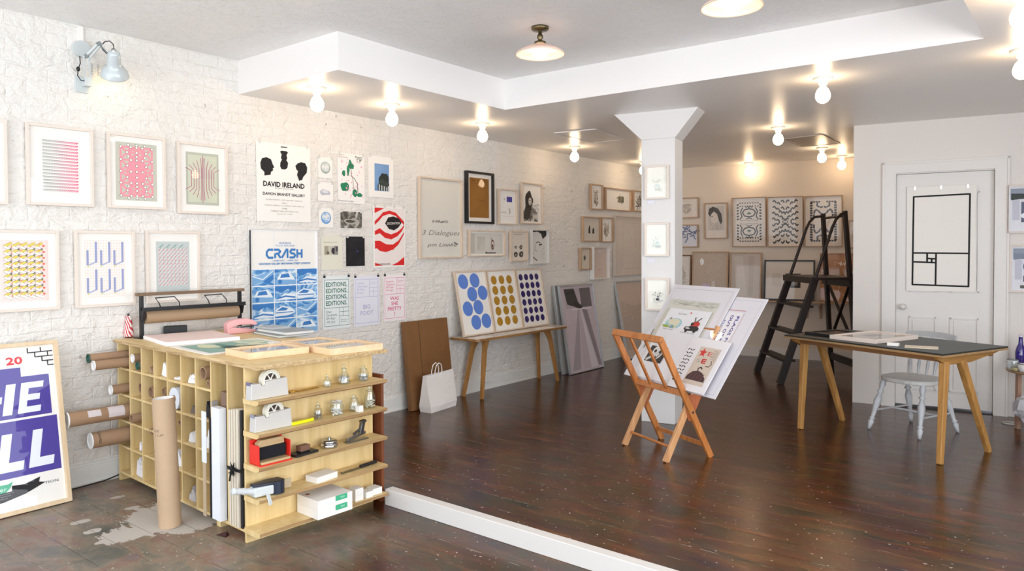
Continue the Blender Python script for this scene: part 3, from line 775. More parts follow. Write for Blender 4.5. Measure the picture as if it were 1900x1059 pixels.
def a_disc(c1, c2):
    def f(a):
        a.circ(.5, .5, .34, c1); a.up(); a.circ(.5, .52, .28, duo('disc_' + c2[1:], [(.35, c2), (.6, '#e6e6e2')], 30, 4)); a.up(); a.strokes(.35, .4, .6, .65, 5, .12, .02, '#f4f4f2', 3)
    return f
def a_smear(a): a.blob(.45, .45, .33, .18, '#b9bcc6', 8, 20, .5); a.up(); a.blob(.5, .5, .2, .1, '#dcdde2', 4, 16, .5)
sm = dict(clips=2, cat='print')
pinned('pinned_print', 'small pinned sheet with a pale grey green disc, topmost of the disc sheets', ((590.4, 290), (616.6, 294), (590.4, 329), (617, 331.5)), a_disc('#9ba79d', '#b9c5c4'), **sm)
pinned('pinned_print', 'small pinned sheet with a faint lilac smear between two disc sheets', ((589.4, 337), (618, 340), (590, 372), (618, 374)), a_smear, **sm)
pinned('pinned_print', 'small pinned sheet with a bright blue disc', ((590.4, 385), (617.5, 387), (592, 421), (619, 423)), a_disc('#5b95cf', '#7fb0dd'), **sm)
def a_leaf(a):
    a.text('LUCY C.', .14, .955, .22, .03, '#444444'); a.text('HERBARIUM', .20, .915, .34, .022, '#8a5a70')
    a.text('Flowers for London', .30, .045, .55, .032, '#333333'); a.strokes(.62, .88, .9, .96, 16, .07, .02, '#7d8a80', 3)
    G = '#1f7f57'; P = '#f0a9c6'
    for x, y, rx, ry, s in ((.45, .79, .06, .09, 1), (.38, .66, .05, .10, 2), (.22, .60, .06, .06, 3), (.25, .32, .15, .09, 5), (.62, .22, .10, .08, 7), (.52, .75, .08, .06, 8), (.80, .18, .10, .04, 10)): a.blob(x, y, rx, ry, G, s)
    a.line([(.48, .8), (.5, .55), (.62, .5), (.72, .4), (.74, .2)], .02, '#4c5f50'); a.line([(.55, .52), (.58, .3), (.70, .2)], .014, '#4c5f50')
    a.L += 1; rg = random.Random(4)
    for _ in range(46): a.blob(rg.uniform(.08, .92), rg.uniform(.1, .88), .018, .016, P, rg.randint(0, 999), 8, .5)
pinned('pinned_poster', 'pinned sheet with green leaves and pink petals', ((625.6, 280.2), (674, 290.2), (627.4, 375.6), (679, 379.2)), a_leaf, clips=2)
def a_tree(a):
    a.rect(.24, .16, .82, .82, duo('sky_photo', [(.3, '#5b86bd'), (.7, '#88aad2')], 4, 2)); a.up()
    a.blob(.62, .42, .20, .20, '#26302a', 3); a.poly([(.36, .17), (.82, .17), (.82, .36), (.5, .46), (.36, .3)], '#39433a'); a.up()
    for x in (.42, .52, .62, .72, .79): a.rect(x-.018, .17, x+.018, .26 + (x*7 % 1)*.06, '#d6dae0')
pinned('pinned_photo', 'pinned colour photo of dark trees and white posts under blue sky', ((682, 287.4), (727.9, 293), (684.8, 365.6), (732, 367.4)), a_tree, clips=2, cat='photo')
def a_bw(a): a.rect(.02, .02, .98, .98, duo('bw_photo', [(.35, '#26241f'), (.5, '#6f6a62'), (.65, '#c9c6bd')], 9, 6, dist=2)); a.up(); a.blob(.5, .4, .34, .16, '#a9a69c', 5); a.up(); a.blob(.45, .42, .2, .08, '#4a463f', 6)
pinned('pinned_photo', 'pinned dark smudged black and white photo above the black sheet', ((630.3, 390.7), (672, 393), (631, 423), (672.5, 425)), a_bw, clips=2, cat='photo')
def a_buff(a):
    a.rect(0, 0, 1, 1, '#e4e1d0'); a.up(); a.text('BOOK Journal', .42, .80, .6, .035, '#55524a')
    for i in range(3): a.rect(.14+i*.22, .44, .34+i*.22, .70, ('#a79f8a', '#c9c4b4', '#8e8a86')[i])
    a.up(); a.blob(.55, .56, .08, .1, '#35333a', 3); a.blob(.72, .6, .05, .08, '#4a474f', 5); a.blob(.3, .5, .07, .05, '#6b675c', 9)
pinned('pinned_print', 'pinned buff sheet with a strip of three small photos', ((595, 435.6), (634, 438), (597, 500), (637, 501)), a_buff, **sm)
def a_black(a): a.rect(0.02, .02, .98, .98, duo('black_print', [(.4, '#0b0b0d'), (.7, '#1f1d24')], 12, 4)); a.up(); a.rect(.44, .2, .56, .8, '#1c1a22'); a.up(); a.blob(.6, .5, .05, .03, '#4a3a80', 2)
pinned('pinned_print', 'pinned nearly black sheet beside the red wave poster', ((640.7, 438), (674.5, 439.5), (644, 493), (679, 493.5)), a_black, paper=BLACK, **sm)
def a_waves(a):
    Rd = '#d8201f'
    def band(pts, w): 
        up_ = [(x, y+w*k) for x, y, k in pts]; dn = [(x, y-w*k) for x, y, k in pts[::-1]]; a.poly(up_ + dn, Rd)
    a.rect(.05, .03, .96, .97, '#efe4df'); a.up()
    a.poly([(.05, .97), (.05, .88), (.22, .93), (.34, .97)], Rd)
    band([(.05, .72, 1), (.18, .79, 1.0), (.3, .87, 1), (.5, .905, .9), (.7, .875, .9), (.85, .79, 1), (.96, .73, 1)], .030)
    band([(.05, .56, .9), (.2, .60, 1.2), (.35, .53, 1.3), (.55, .50, 1.2), (.75, .55, 1.0), (.88, .62, .8), (.96, .69, .5)], .035)
    band([(.05, .37, 1.6), (.2, .38, 1.4), (.4, .33, 1.2), (.6, .33, 1.1), (.78, .41, .8), (.96, .57, .4)], .04)
    a.poly([(.05, .43), (.05, .34), (.2, .27), (.38, .25), (.55, .28), (.40, .33), (.2, .38)], Rd)
    a.poly([(.05, .08), (.30, .03), (.05, .03)], Rd); a.poly([(.96, .17), (.75, .08), (.55, .03), (.96, .03)], Rd)
    a.up(); a.poly([(.36, .72), (.46, .82), (.62, .84), (.80, .81), (.88, .74), (.78, .66), (.64, .61), (.48, .63)], '#191416')
    a.up(); a.text('DECORATION', .62, .725, .40, .038, '#f4eee8', rot=.05); a.text('NORMAN REID', .33, .055, .36, .028, '#5a2b22')
pinned('pinned_poster', 'white edged pinned poster of red waves around a black badge', ((691, 381.7), (753, 384.2), (693.4, 497.6), (750.8, 494)), a_waves, clips=4, clipm=pm('#d5d2cd', .3))
def a_box(words, info, ink, big=False):
    def f(a):
        a.frame(.06, .06, .94, .93, .012, ink); ym = .40 if big else .58
        a.line([(.06, ym), (.94, ym)], .012, ink)
        lo, hi = (.06, ym) if big else (ym, .93)
        h = hi-lo; x = .60
        a.line([(x, lo), (x, hi)], .012, ink); a.line([(x, lo+h*.52), (.94, lo+h*.52)], .012, ink)
        if big: a.line([(x+.13, lo+h*.52), (x+.13, hi)], .012, ink); a.line([(x, lo+h*.76), (.94, lo+h*.76)], .012, ink); a.text('Picture\nRoom', .77, lo+h*.26, .24, .06, ink)
        else: a.line([(x+.15, lo), (x+.15, lo+h*.52)], .012, ink); a.line([(x, lo+h*.3), (.94, lo+h*.3)], .012, ink); a.text('Picture\nRoom', .77, lo+h*.77, .24, .06, ink)
        n = info.count('\n') + 1
        a.text(info, .32, lo+h*.5, .40, min(h*.8, n*.062), ink)
        l2, h2 = (ym, .93) if big else (.06, ym)
        n = words.count('\n') + 1
        a.text(words, .5, (l2+h2)/2, .76 if big else (.62 if n > 2 else .5), (h2-l2)*(.82 if big else .2*n), ink, bold=.003)
    return f
pinned('pinned_poster', 'pinned green lettered poster repeating EDITIONS four times', ((596.5, 512.7), (648.6, 511), (601, 612.4), (651.4, 606.7)), a_box('EDITIONS,\nEDITIONS,\nEDITIONS,\nEDITIONS.', 'Dan\nGraham,\n09 Apr.\n-02 Jul.', '#1f6e55', True), clips=2, clipm=BLACK, paper=flat('#e9eeee', .8))
pinned('pinned_poster', 'pinned faint lilac poster lettered BIG FOOT', ((655, 513.4), (702.4, 509.8), (657.5, 606), (706.3, 601.7)), a_box('BIG\nFOOT', 'Natalie\nHausmann\n09 May -\n04 Jun.', '#b9b7d6'), clips=2, clipm=BLACK, paper=flat('#e6e6ef', .8))
pinned('pinned_poster', 'pinned pink lettered poster asking WAS SHE PRETTY', ((710.6, 509.8), (751.9, 508.4), (712.4, 596), (753, 593.4)), a_box('WAS\nSHE\nPRETTY\n?', 'Leanne\nShapton,\n09 Feb.-\n03 Apr.', '#e0678a'), clips=2, clipm=BLACK, paper=flat('#f4ebec', .8))

G2 = 'framed pictures hung above the low bench'
INK = '#4a453e'
def a_script(a):
    a.rect(0, 0, 1, 1, '#dedad0'); a.up(2)
    a.scrawl(.30, .46, .66, .006, .014, INK, 5, 20)
    a.text('3 Dialogues', .52, .305, .92, .085, '#8c867c', shear=.45); a.text('a Musick', .50, .462, .40, .035, '#6a655c', shear=.5); a.text('pm Linnhe', .55, .150, .70, .06, '#6a655c', shear=.6)
    a.line([(.83, .19), (.93, .165)], .016, BK)
hung('framed_print', 'tall framed sheet handwritten 3 Dialogues', ((779.5, 326.2), (858.8, 335.1), (779.5, 479.9), (859.3, 479.1)), a_script, depth=.04, group=G2, fw=.015)
def a_brown(a):
    a.rect(0, 0, 1, 1, duo('ochre_print', [(.3, '#8a5a1c'), (.7, '#9c6a24')], 5, 3)); a.up(); a.text('PES NUSEN', .5, .93, .9, .075, '#5d3a12'); a.text('CORRECTION', .5, .855, .8, .03, '#6b4516'); a.scrawl(.45, .44, .8, .01, .02, '#5d3a12', 5, 14)
hung('framed_print', 'black framed ochre brown print, the only black frame on the brick wall', ((868.7, 316), (919.4, 322.4), (865.4, 414), (915.8, 415.6)), a_brown, depth=.045, fmat=BLACK, fw=.022, mount=.10, paper=flat('#f0e9df'), group=G2)
def a_blueq(a): a.rect(.48, .66, .80, .82, '#463da0'); a.text('<', .34, .74, .08, .08, '#55508a'); a.line([(.62, .30), (.68, .36), (.66, .42), (.6, .46)], .025, INK); a.scrawl(.15, .34, .45, .01, .03, '#8a857d', 3, 14); a.line([(.1, .22), (.9, .22)], .005, '#b9b4ac')
hung('framed_print', 'small framed sheet with one violet square', ((927.3, 349), (962.2, 353.7), (927.3, 416), (959.7, 417.4)), a_blueq, depth=.045, group=G2, fw=.012)
BWP = lambda: duo('grey_halftone', [(.38, '#3d3a36'), (.5, '#8d8983'), (.62, '#d8d4cc')], 16, 6, dist=1)
def a_woman(a):
    a.poly([(.12, .04), (.10, .3), (.22, .42), (.2, .62), (.34, .78), (.50, .76), (.56, .6), (.56, .42), (.72, .36), (.86, .22), (.84, .04)], BWP()); a.up()
    a.blob(.38, .55, .20, .26, '#24221f', 2); a.poly([(.1, .12), (.2, .42), (.42, .38), (.46, .2), (.3, .06)], '#3a3733'); a.up()
    a.blob(.44, .56, .085, .10, '#cfcac1', 6, 18, .08); a.up()
    a.line([(.38, .58), (.42, .59)], .02, '#3a3733'); a.line([(.46, .585), (.50, .575)], .02, '#3a3733'); a.line([(.42, .50), (.47, .50)], .018, '#5a5650'); a.strokes(.55, .25, .9, .5, 30, .06, .012, '#77726a', 3)
hung('framed_picture', 'framed black and white picture of a person with long dark hair', ((970, 337.9), (1008.3, 342.2), (969.4, 415.4), (1007, 416)), a_woman, depth=.045, group=G2, fw=.012)
def a_lands(a):
    a.rect(.02, .05, .98, .95, '#d5d1c8'); a.up(); a.rect(.22, .18, .45, .80, duo('pale_blur', [(.3, '#bdb8ae'), (.7, '#d3cec4')], 9, 3)); a.rect(.0, .1, .16, .9, '#c2beb5'); a.up()
    a.circ(.67, .45, .05, '#7a4a33', ry=.22); a.up(); a.circ(.67, .45, .035, '#d9d2c6', ry=.15); a.up(); a.circ(.67, .40, .02, '#5a3324', ry=.08); a.rect(.46, .08, .5, .14, BK); a.line([(.5, .1), (.76, .1)], .02, '#5c5750'); a.line([(.62, .75), (.66, .6)], .01, BK)
hung('framed_picture', 'wide framed picture with a small brown oval, below the black frame', ((872.5, 425.6), (938.8, 429.7), (872, 475.3), (939, 476)), a_lands, depth=.045, group=G2, fw=.012)
def a_four(a):
    for x, y, s in ((.34, .46, .5), (.68, .47, .7), (.34, .20, .9), (.70, .22, 1.1)): a.blob(x, y, .10*s+.03, .07*s+.02, '#4b4740', int(x*100+y*10), 12, .3); a.up(); a.rect(x-.02, y-.03, x+.03, y+.02, '#cfc9bd'); a.L -= 1
    a.line([(.25, .92), (.75, .92)], .02, '#9a958b')
hung('framed_print', 'small framed sheet with four little dark ink shapes', ((949, 427.6), (980.3, 428.9), (949, 485), (980.3, 485)), a_four, depth=.045, group=G2, fw=.012, paper=flat('#e6ddd0'))
def a_face(a):
    a.rect(0, 0, 1, 1, '#e3e1dc'); a.up(); a.poly([(.05, 1), (.05, .95), (.4, .97), (.62, .90), (.72, .74), (.95, .86), (.95, 1)], '#2d2b2a'); a.up()
    a.line([(.3, .62), (.42, .66), (.56, .62)], .03, '#55514c'); a.line([(.5, .56), (.66, .58)], .05, '#2d2b2a'); a.line([(.25, .58), (.22, .42), (.36, .36)], .018, '#77726b'); a.line([(.1, .2), (.22, .14), (.36, .08)], .04, '#55514c'); a.line([(.1, .7), (.12, .3)], .015, '#8a857d'); a.strokes(.6, .1, .9, .5, 14, .1, .01, '#b5b0a8', 7, 1.3)
hung('framed_picture', 'white framed close drawing of a face with black hair', ((988.5, 424.6), (1020.3, 427.6), (987.7, 489.3), (1019.6, 490)), a_face, depth=.05, group=G2, fw=.010, fmat=pm('#dcd9d4', .4))

G3 = 'small frames at the far end of the brick wall'
BROWNF = wood('tan_frame', '#a98a6c', '#c2a385', 'z', 4)
def a_fig(n, c='#7a756c'):
    def f(a):
        a.blob(.5, .48, .22, .3, '#cfc7ba', n); a.up(); a.strokes(.3, .2, .7, .8, 26, .16, .02, c, n); a.strokes(.3, .2, .7, .6, 8, .2, .03, '#4f4a43', n+1)
    return f
fg = dict(depth=.045, group=G3, fw=.014, fmat=BROWNF)
hung('framed_picture', 'narrow tan framed drawing, top left of the far frames', ((1097.8, 339.9), (1120.4, 343.8), (1097.8, 389.1), (1119.8, 389.5)), a_fig(3), **fg)
def a_darkp(a): a.rect(.52, .30, .80, .80, '#4d4f48'); a.up(); a.strokes(.54, .34, .74, .76, 16, .08, .03, '#8d8672', 6)
hung('framed_picture', 'wide tan framed sheet with one dark upright photo', ((1125, 347.7), (1172.4, 352), (1125, 390), (1171.8, 392)), a_darkp, mount=.08, **fg)
hung('framed_picture', 'tan frame half hidden behind the column top print', ((1176.5, 353), (1207, 356), (1176.5, 393), (1207, 393.5)), a_fig(8), **fg)
def a_two(a):
    for x, h in ((.42, .34), (.66, .24)): a.poly([(x-.06, .32), (x-.05, .32+h*.7), (x-.01, .34+h), (x+.02, .34+h), (x+.05, .32+h*.7), (x+.06, .32)], '#26241f')
hung('framed_picture', 'tan framed sheet with two small dark bottle shapes', ((1082.7, 401.2), (1115.3, 403.3), (1082.7, 448), (1115.3, 449)), a_two, paper=flat('#d8d0c4'), **fg)
hung('framed_picture', 'narrow tan frame beside the two bottle shapes', ((1117.4, 403.3), (1139, 403.3), (1117.4, 449.5), (1138.5, 449.5)), a_fig(12, '#9a9184'), **fg)
def a_palebig(a): a.rect(0, 0, 1, 1, '#d6cbc0'); a.up(); a.frame(.25, .1, .75, .9, .01, '#c9bdb1'); a.line([(.25, .6), (.75, .6)], .008, '#c9bdb1')
hung('framed_picture', 'large pale framed sheet partly behind the column', ((1142.2, 400.3), (1206, 402), (1142, 511), (1206, 509)), a_palebig, depth=.05, group=G3, fw=.014, fmat=pm('#cfc3b6', .4))
def a_tiny(a): a.blob(.5, .55, .13, .12, '#6a655a', 2)
hung('framed_picture', 'smallest tan framed sheet with one grey dot, lowest left of the far frames', ((1078.2, 459.2), (1097.8, 460), (1078.5, 501), (1097.8, 500.5)), a_tiny, paper=flat('#d9d0bf'), **fg)
def a_pinkish(a): a.rect(0, 0, 1, 1, '#d8c6bb'); a.up(); a.line([(.4, .3), (.55, .25), (.62, .3)], .02, '#d98a80'); a.rect(.45, .86, .6, .9, '#efe6de')
hung('framed_picture', 'white framed pinkish sheet, lowest of the far frames', ((1102.3, 457), (1132, 458.3), (1102.3, 518.4), (1131.5, 517)), a_pinkish, depth=.07, group=G3, fw=.012, fmat=pm('#e2deda', .35))

# ================================================================== THINGS LEANING ON THE BRICK WALL
# big lettered poster at the left edge
B1 = V((.235, 1.69, 0)); B0 = B1 - V((0, .80, 0)); w, hh, rz, ln = .80, .91, R(90), -math.atan(.17/.893)
def a_wall(a):
    P = '#4a3d98'; Wh = '#e9edf4'
    def px(u, v): return u, v
    a.poly([(-.0, .575), (.0, .835), (.56, .835), (.57, .885), (.77, .905), (.775, .845), (.90, .86), (.915, .575+.0)], P) if False else None
    a.poly([(.02, .555), (.02, .81), (.60, .81), (.60, .87), (.775, .87), (.775, .81), (.955, .81), (.955, .555)], P)
    a.poly([(.02, .195), (.02, .54), (.985, .54), (.985, .195)], P)
    a.up()
    def H(x, y, h, w, s=.12):
        t = w*.30
        for dx in (0, w-t): a.poly([(x+dx, y), (x+dx+t, y), (x+dx+t+s*h, y+h), (x+dx+s*h, y+h)], Wh)
        a.poly([(x+t, y+h*.40), (x+w-t, y+h*.40), (x+w-t+.04*h, y+h*.62), (x+t+.04*h, y+h*.62)], Wh)
    def E(x, y, h, w, s=.25):
        t = w*.36; f = lambda u, v: (x + u*w + s*v*h, y + v*h)
        a.poly([f(0, 0), f(1, 0), f(1, .20), f(.36, .20), f(.36, .40), f(.9, .40), f(.9, .60), f(.36, .60), f(.36, .80), f(1, .80), f(1, 1), f(0, 1)], Wh)
    def LL(x, y, h, w, s=.25):
        f = lambda u, v: (x + u*w + s*v*h, y + v*h)
        a.poly([f(0, 0), f(1, 0), f(1, .24), f(.40, .24), f(.40, 1), f(0, 1)], Wh)
    H(.50, .58, .19, .20, .20); E(.735, .58, .19, .145, .20)
    def T_(x, y, h, w):
        a.poly([(x+.3*w, y), (x+.62*w, y), (x+.75*w, y+h*.8), (x+1.05*w, y+h*.8), (x+1.1*w, y+h), (x+.12*w, y+h), (x+.08*w, y+h*.8), (x+.42*w, y+h*.8)], Wh)
    T_(.22, .58, .19, .20)
    LL(.580, .235, .23, .16, .20); LL(.775, .235, .23, .16, .20)
    a.poly([(.20, .235), (.28, .235), (.32, .30), (.42, .30), (.42, .235), (.51, .235), (.52, .465), (.39, .465)], Wh)
    a.text('20', .74, .915, .10, .045, '#e04a52', bold=.003)
    a.text('VIEW', .45, .915, .30, .045, '#e04a52', bold=.003)
    # broken brick drawing top right
    k = '#2a2a30'; Y = [.975, .945, .915, .885, .855]
    for r, x0 in enumerate((.83, .875, .92, .955)):
        y = Y[r] - .018; a.line([(x0, y), (.992, y)], .008, k)
        for c in range(4):
            xx = x0 + c*.085 + (.0 if r % 2 == 0 else .0)
            if xx < .99: a.line([(xx, y), (xx, y+.028)], .008, k)
    a.poly([(.10, .115), (.10, .165), (.64, .165), (.67, .175), (.65, .14), (.62, .115)], '#3fae86'); a.up(); a.text('Center Sinister', .47, .139, .32, .024, '#e9f5ee'); 
    a.poly([(.10, .060), (.10, .110), (.66, .118), (.66, .150), (.74, .145), (.84, .170), (.83, .14), (.87, .13), (.80, .105), (.74, .085), (.60, .06)], '#1b1b20'); a.up()
    for i in range(3): a.text('drawings prints posters', .48 - .02*i, .108-.013*i, .38, .007, '#b9b9bf')
    a.text('TION', .91, .125, .09, .016, '#55525a')
picture('framed_poster', 'large framed purple block poster lettered THE WALL, cut by the left edge', B0, w, hh, rz, a_wall, depth=.03, fw=.022, fmat=wood('light_pine_frame', '#d9bd95', '#e6cfae', 'z', 3), lean=ln, cat='poster')

# brown paper package
P0 = V((.115, 4.43, 0)); w, hh, rz, ln = .545, .775, R(90), -math.atan(.09/.775)
t = thing('wrapped_package', 'flat tall package wrapped in brown paper behind the white carrier bag', 'package', P0, (ln, 0, rz))
pk = MB(); nx, nz = 14, 18; rg = random.Random(3); vs = []
for j in range(nz+1):
    for i in range(nx+1):
        e_ = 0 if i in (0, nx) or j in (0, nz) else 1
        vs.append((w*i/nx, -.045 - e_*rg.uniform(0, .005), hh*j/nz))
pk.add(vs, [(j*(nx+1)+i, j*(nx+1)+i+1, (j+1)*(nx+1)+i+1, (j+1)*(nx+1)+i) for j in range(nz) for i in range(nx)], True)
pk.add([(0, -.045, 0), (w, -.045, 0), (w, 0, 0), (0, 0, 0), (0, -.045, hh), (w, -.045, hh), (w, 0, hh), (0, 0, hh)], [(3, 2, 1, 0), (4, 5, 6, 7), (1, 2, 6, 5), (2, 3, 7, 6), (3, 0, 4, 7)])
pk.build('wrapping', pm('#7d5630', .6, var=.22, scale=4, bump=.9, bscale=6), t)
f_ = MB(); f_.box(w*.30, -.0515, .01, w*.305, -.050, hh-.01); f_.build('paper_seam', pm('#573a22', .7), t)

# white carrier bag
A = V((.335, 4.48, 0)); bw = .40; rz = R(97); bh = .32
t = thing('paper_bag', 'white paper carrier bag with twisted handles on the floor', 'bag', A, (0, 0, rz))
bg = MB(); ins = .03
def ring(z, x0, x1, y0, y1, bow): return [(x0, y0, z), ((x0+x1)/2, y0 - bow, z), (x1, y0, z), (x1+.0, (y0+y1)/2, z), (x1, y1, z), ((x0+x1)/2, y1, z), (x0, y1, z), (x0, (y0+y1)/2, z)]
rs = [ring(0, .01, bw*.93, 0, .12, 0), ring(.05, .0, bw*.97, -.002, .125, .006), ring(.16, -.008, bw*.98, .018, .10, .004), ring(bh*.95, -.012, bw*.97, .035, .075, -.004), ring(bh, -.014, bw*.96, .037, .073, -.006)]
rs[-1][2] = (bw*.96, .037, bh+.012)
for a_, b_ in zip(rs, rs[1:]): bg.add(a_ + b_, [(i, (i+1) % 8, 8+(i+1) % 8, 8+i) for i in range(8)])
bg.add(rs[0], [tuple(range(7, -1, -1))])
bg.build('bag_body', pm('#efeae6', .6, var=.03, scale=14, bump=.5, bscale=9), t)
for y in (.037, .073):
    c = bw*.40; H_ = MB(); H_.tube([(c-.05, y, bh-.03), (c-.05, y-.004, bh+.03), (c-.035, y-.006, bh+.075), (c, y-.008, bh+.092), (c+.035, y-.006, bh+.075), (c+.05, y-.004, bh+.03), (c+.05, y, bh-.03)], .0045, 8)
    H_.build('handle', pm('#f3efeb', .6), t)

# two frames leaning at the right of the bench and one before the column
def lean_frame(name, label, bl, br, tl, art, **k):
    P0 = fl(*bl); P1 = fl(*br); w, h, rz, ln = leaning(P0, P1, tl)
    return picture(name, label, P0, w, h, rz, art, lean=ln, **k)
ALU = pm('#c3c8cb', .28, .6, var=.05)
def a_beam(a):
    a.rect(.0, .0, 1, 1, '#c7bac0'); a.up(); a.rect(.13, .74, .93, .97, '#b4aab0'); a.rect(.60, .74, .93, .97, '#6c6669'); a.poly([(.13, .97), (.43, .97), (.52, .80), (.62, .74), (.35, .76), (.18, .79)], '#3c3a39'); a.up()
    a.poly([(.50, .735), (.56, .735), (.88, .02), (.66, .02)], '#d6cdd3'); a.poly([(.48, .735), (.52, .735), (.34, .02), (.10, .02)], '#a89da5'); a.poly([(.52, .735), (.55, .735), (.66, .02), (.42, .02)], '#bfb2ba'); a.poly([(.60, .73), (.76, .70), (1.0, .02), (.9, .02)], '#8e848c')
    a.up(); a.poly([(.36, .76), (.42, .84), (.50, .80), (.62, .76), (.60, .72), (.50, .73)], '#2c2a2a'); a.line([(.3, .725), (.9, .72)], .012, '#e9e4e6')
lean_frame('leaning_frame', 'tall silver frame with grey beams of light, leaning right of the bench', (1055, 695.8), (1117, 680.5), (1033, 531), a_beam, depth=.035, fw=.012, fmat=ALU, group='frames leaning on the floor')
P0 = fl(1055, 695.8); P1 = fl(1117, 680.5); d = (P1-P0).normalized(); nb = V((-d.y, d.x, 0)); P0b = P0 + nb*.075 + V((.0, -.035, 0)); 
w, h, rz, ln = leaning(P0b, P0b + d*.71, (1023, 530))
picture('leaning_frame', 'silver frame seen only at its edge behind the beam picture', P0b, w, h, rz, lambda a: a.rect(0, 0, 1, 1, '#b9b4b0'), lean=ln, depth=.035, fw=.012, fmat=ALU, group='frames leaning on the floor')
def a_room(a): a.rect(0, 0, 1, 1, '#c5b3a5'); a.up(); a.poly([(.1, .75), (.55, .68), (.9, .7), (1, .1), (.05, .1)], '#b8a698'); a.up(); a.line([(.9, .95), (.75, .3)], .02, '#c98f7c'); a.strokes(.1, .5, .5, .85, 8, .1, .01, '#d9cdc2', 4)
lean_frame('leaning_frame', 'large silver edged reflective frame on the floor, cut by the column', (1162, 667.5), (1215, 657), (1137.5, 523), a_room, depth=.035, fw=.016, fmat=ALU, group='frames leaning on the floor')

# ================================================================== BENCH WITH THREE DOTTED PRINTS
zb = .578
t = thing('bench', 'narrow wooden bench on splayed legs below the framed pictures', 'bench', (.20, 5.82, 0))
tp = MB(); x0, x1, y0, y1 = -.165, .175, -.76, .74
pts = [(x0, y0+.0), (x1-.03, y0), (x1, y0+.03), (x1, y1-.03), (x1-.03, y1), (x0, y1)]
tp.prism(pts, Matrix.Translation((0, 0, zb-.022)), .022); tp.build('bench_top', wood('bench_ply', '#8a6338', '#a67c4b', 'y', 3), t, bev=.002)
tp = MB(); tp.prism([(x0+.01, y0+.01), (x1-.012, y0+.01), (x1-.012, y1-.01), (x0+.01, y1-.01)], Matrix.Translation((0, 0, zb)), .003); tp.build('laminate_surface', pm('#cfc5b8', .22, var=.04), t)
def bleg(yt, yf, xf, xt, s):
    m = MB(); top = V((xt, yt, zb-.022)); ft = V((xf, yf, 0)); k = V((xt+(xf-xt)*.3, yt+(yf-yt)*.3 , zb*.78))
    m.bar(ft, k, .030, .026, V((1, 0, 0)), .045, .03); m.bar(k, top, .045, .03, V((1, 0, 0)), .085, .03)
    m.build('leg', OAK, t)
bleg(-.50, -.62, -.13, -.07, 1); bleg(-.50, -.62, .10, .05, 1); bleg(.50, .62, -.13, -.07, 1); bleg(.50, .60, .13, .06, 1)
def dots(cols, rows, r, c, stag=False):
    def f(a):
        if stag:
            for x, y in ((.24, .855), (.63, .865), (.48, .645), (.84, .655), (.26, .415), (.62, .425), (.47, .185), (.82, .19)): a.circ(x, y, r, c, n=28)
        else:
            for i in range(cols):
                for j in range(rows): a.circ((i+.75)/(cols+.5), (j+.85)/(rows+.7), r, c, n=24)
    return f
gb = 'dot prints leaning on the bench'
def bench_pic(y, wd, h, label, art, x=.155):
    y -= .07; h = .625
    ln = -math.atan2(x-.03, h); picture('dot_print', label, V((x, y, zb+.0035)), wd, h, R(90), art, depth=.025, fw=.014, lean=ln, group=gb)
bench_pic(5.165, .462, .60, 'framed print of eight large blue dots, left on the bench', dots(0, 0, .165, '#5d86d6', True))
bench_pic(5.640, .462, .60, 'framed print of gold brown dots, middle one on the bench', dots(3, 5, .105, '#b08321'), .150)
bench_pic(6.115, .455, .60, 'framed print of dark violet dots in four columns, right on the bench', dots(4, 6, .082, '#2b1a66'), .145)
for (y, x, a_, l, c) in ((5.22, .31, .2, 'pale leaflet lying flat at the left end of the bench', '#ece7df'), (5.50, .30, -.1, 'leaflet with grey marks lying flat on the bench by the blue dots', '#d9d4cc'), (5.86, .32, .1, 'leaflet lying flat on the bench before the gold dots', '#e3ddd4'), (6.22, .31, -.15, 'leaflet lying flat at the right end of the bench', '#efebe4')):
    o = MB().box(-.06, -.09, 0, .06, .09, .002).build('leaflet', flat(c), loc=(x-.0, y, zb+.0035), rot=(0, 0, a_)); tag(o, l, 'leaflet', 'leaflets on the bench')

# ================================================================== COUNTER
K0 = fl(458, 1007.5); th = R(2.865)
# local frame: X towards the brick wall, Y away from the shop front
E1 = V((-math.cos(th), math.sin(th), 0)); E2 = V((math.sin(th), math.cos(th), 0))
KM = Matrix(((E1.x, E2.x, 0, K0.x), (E1.y, E2.y, 0, K0.y), (0, 0, 1, 0), (0, 0, 0, 1)))
# the frame mirrors left and right, so the empty only carries place and turn; geometry goes through kl()
KR = math.atan2(E2.y, E2.x) - math.pi/2
def kl(a, b, z=0): return V((-a, b, z))              # local to the counter's empty (its X runs away from the wall)
def kw(a, b, z=0): p = K0 + E1*a + E2*b; return V((p.x, p.y, z))
def kpx(px, py, z): 
    q = fl(px, py, z) - K0; return q.dot(E1), q.dot(E2)
ct = thing('shop_counter', 'plywood shop counter with pigeonholes on one side and five shelves on the other', 'counter', (K0.x, K0.y, 0), (0, 0, KR))
def kb(m, a0, b0, z0, a1, b1, z1): return m.box(-a1, b0, z0, -a0, b1, z1)
T_ = .016; LN_ = 1.49; DP = .762
ktop = kb(MB(), -.125, -.006, .842, 1.545, .768, .862); ktop.build('countertop', PLY, ct, bev=.002)
e_ = MB(); kb(e_, -.126, -.0075, .8435, 1.546, -.0058, .8605); kb(e_, -.1265, -.006, .8435, -.1248, .768, .8605); e_.build('countertop_edge', wood('ply_edge_stripes', '#9c7b4e', '#d9bf92', 'x', 9, .6), ct)
ep = kb(MB(), 0, 0, 0, T_, DP, .842).build('end_panel', PLY, ct, bev=.001)
kb(MB(), LN_, 0, 0, LN_+T_, DP, .842).build('side_panel', PLY, ct, bev=.001)
kb(MB(), T_, DP-.014, .05, LN_, DP, .842).build('back_panel', PLY, ct)
kb(MB(), T_, .0, .048, LN_, DP-.014, .062).build('bottom_board', PLY, ct)
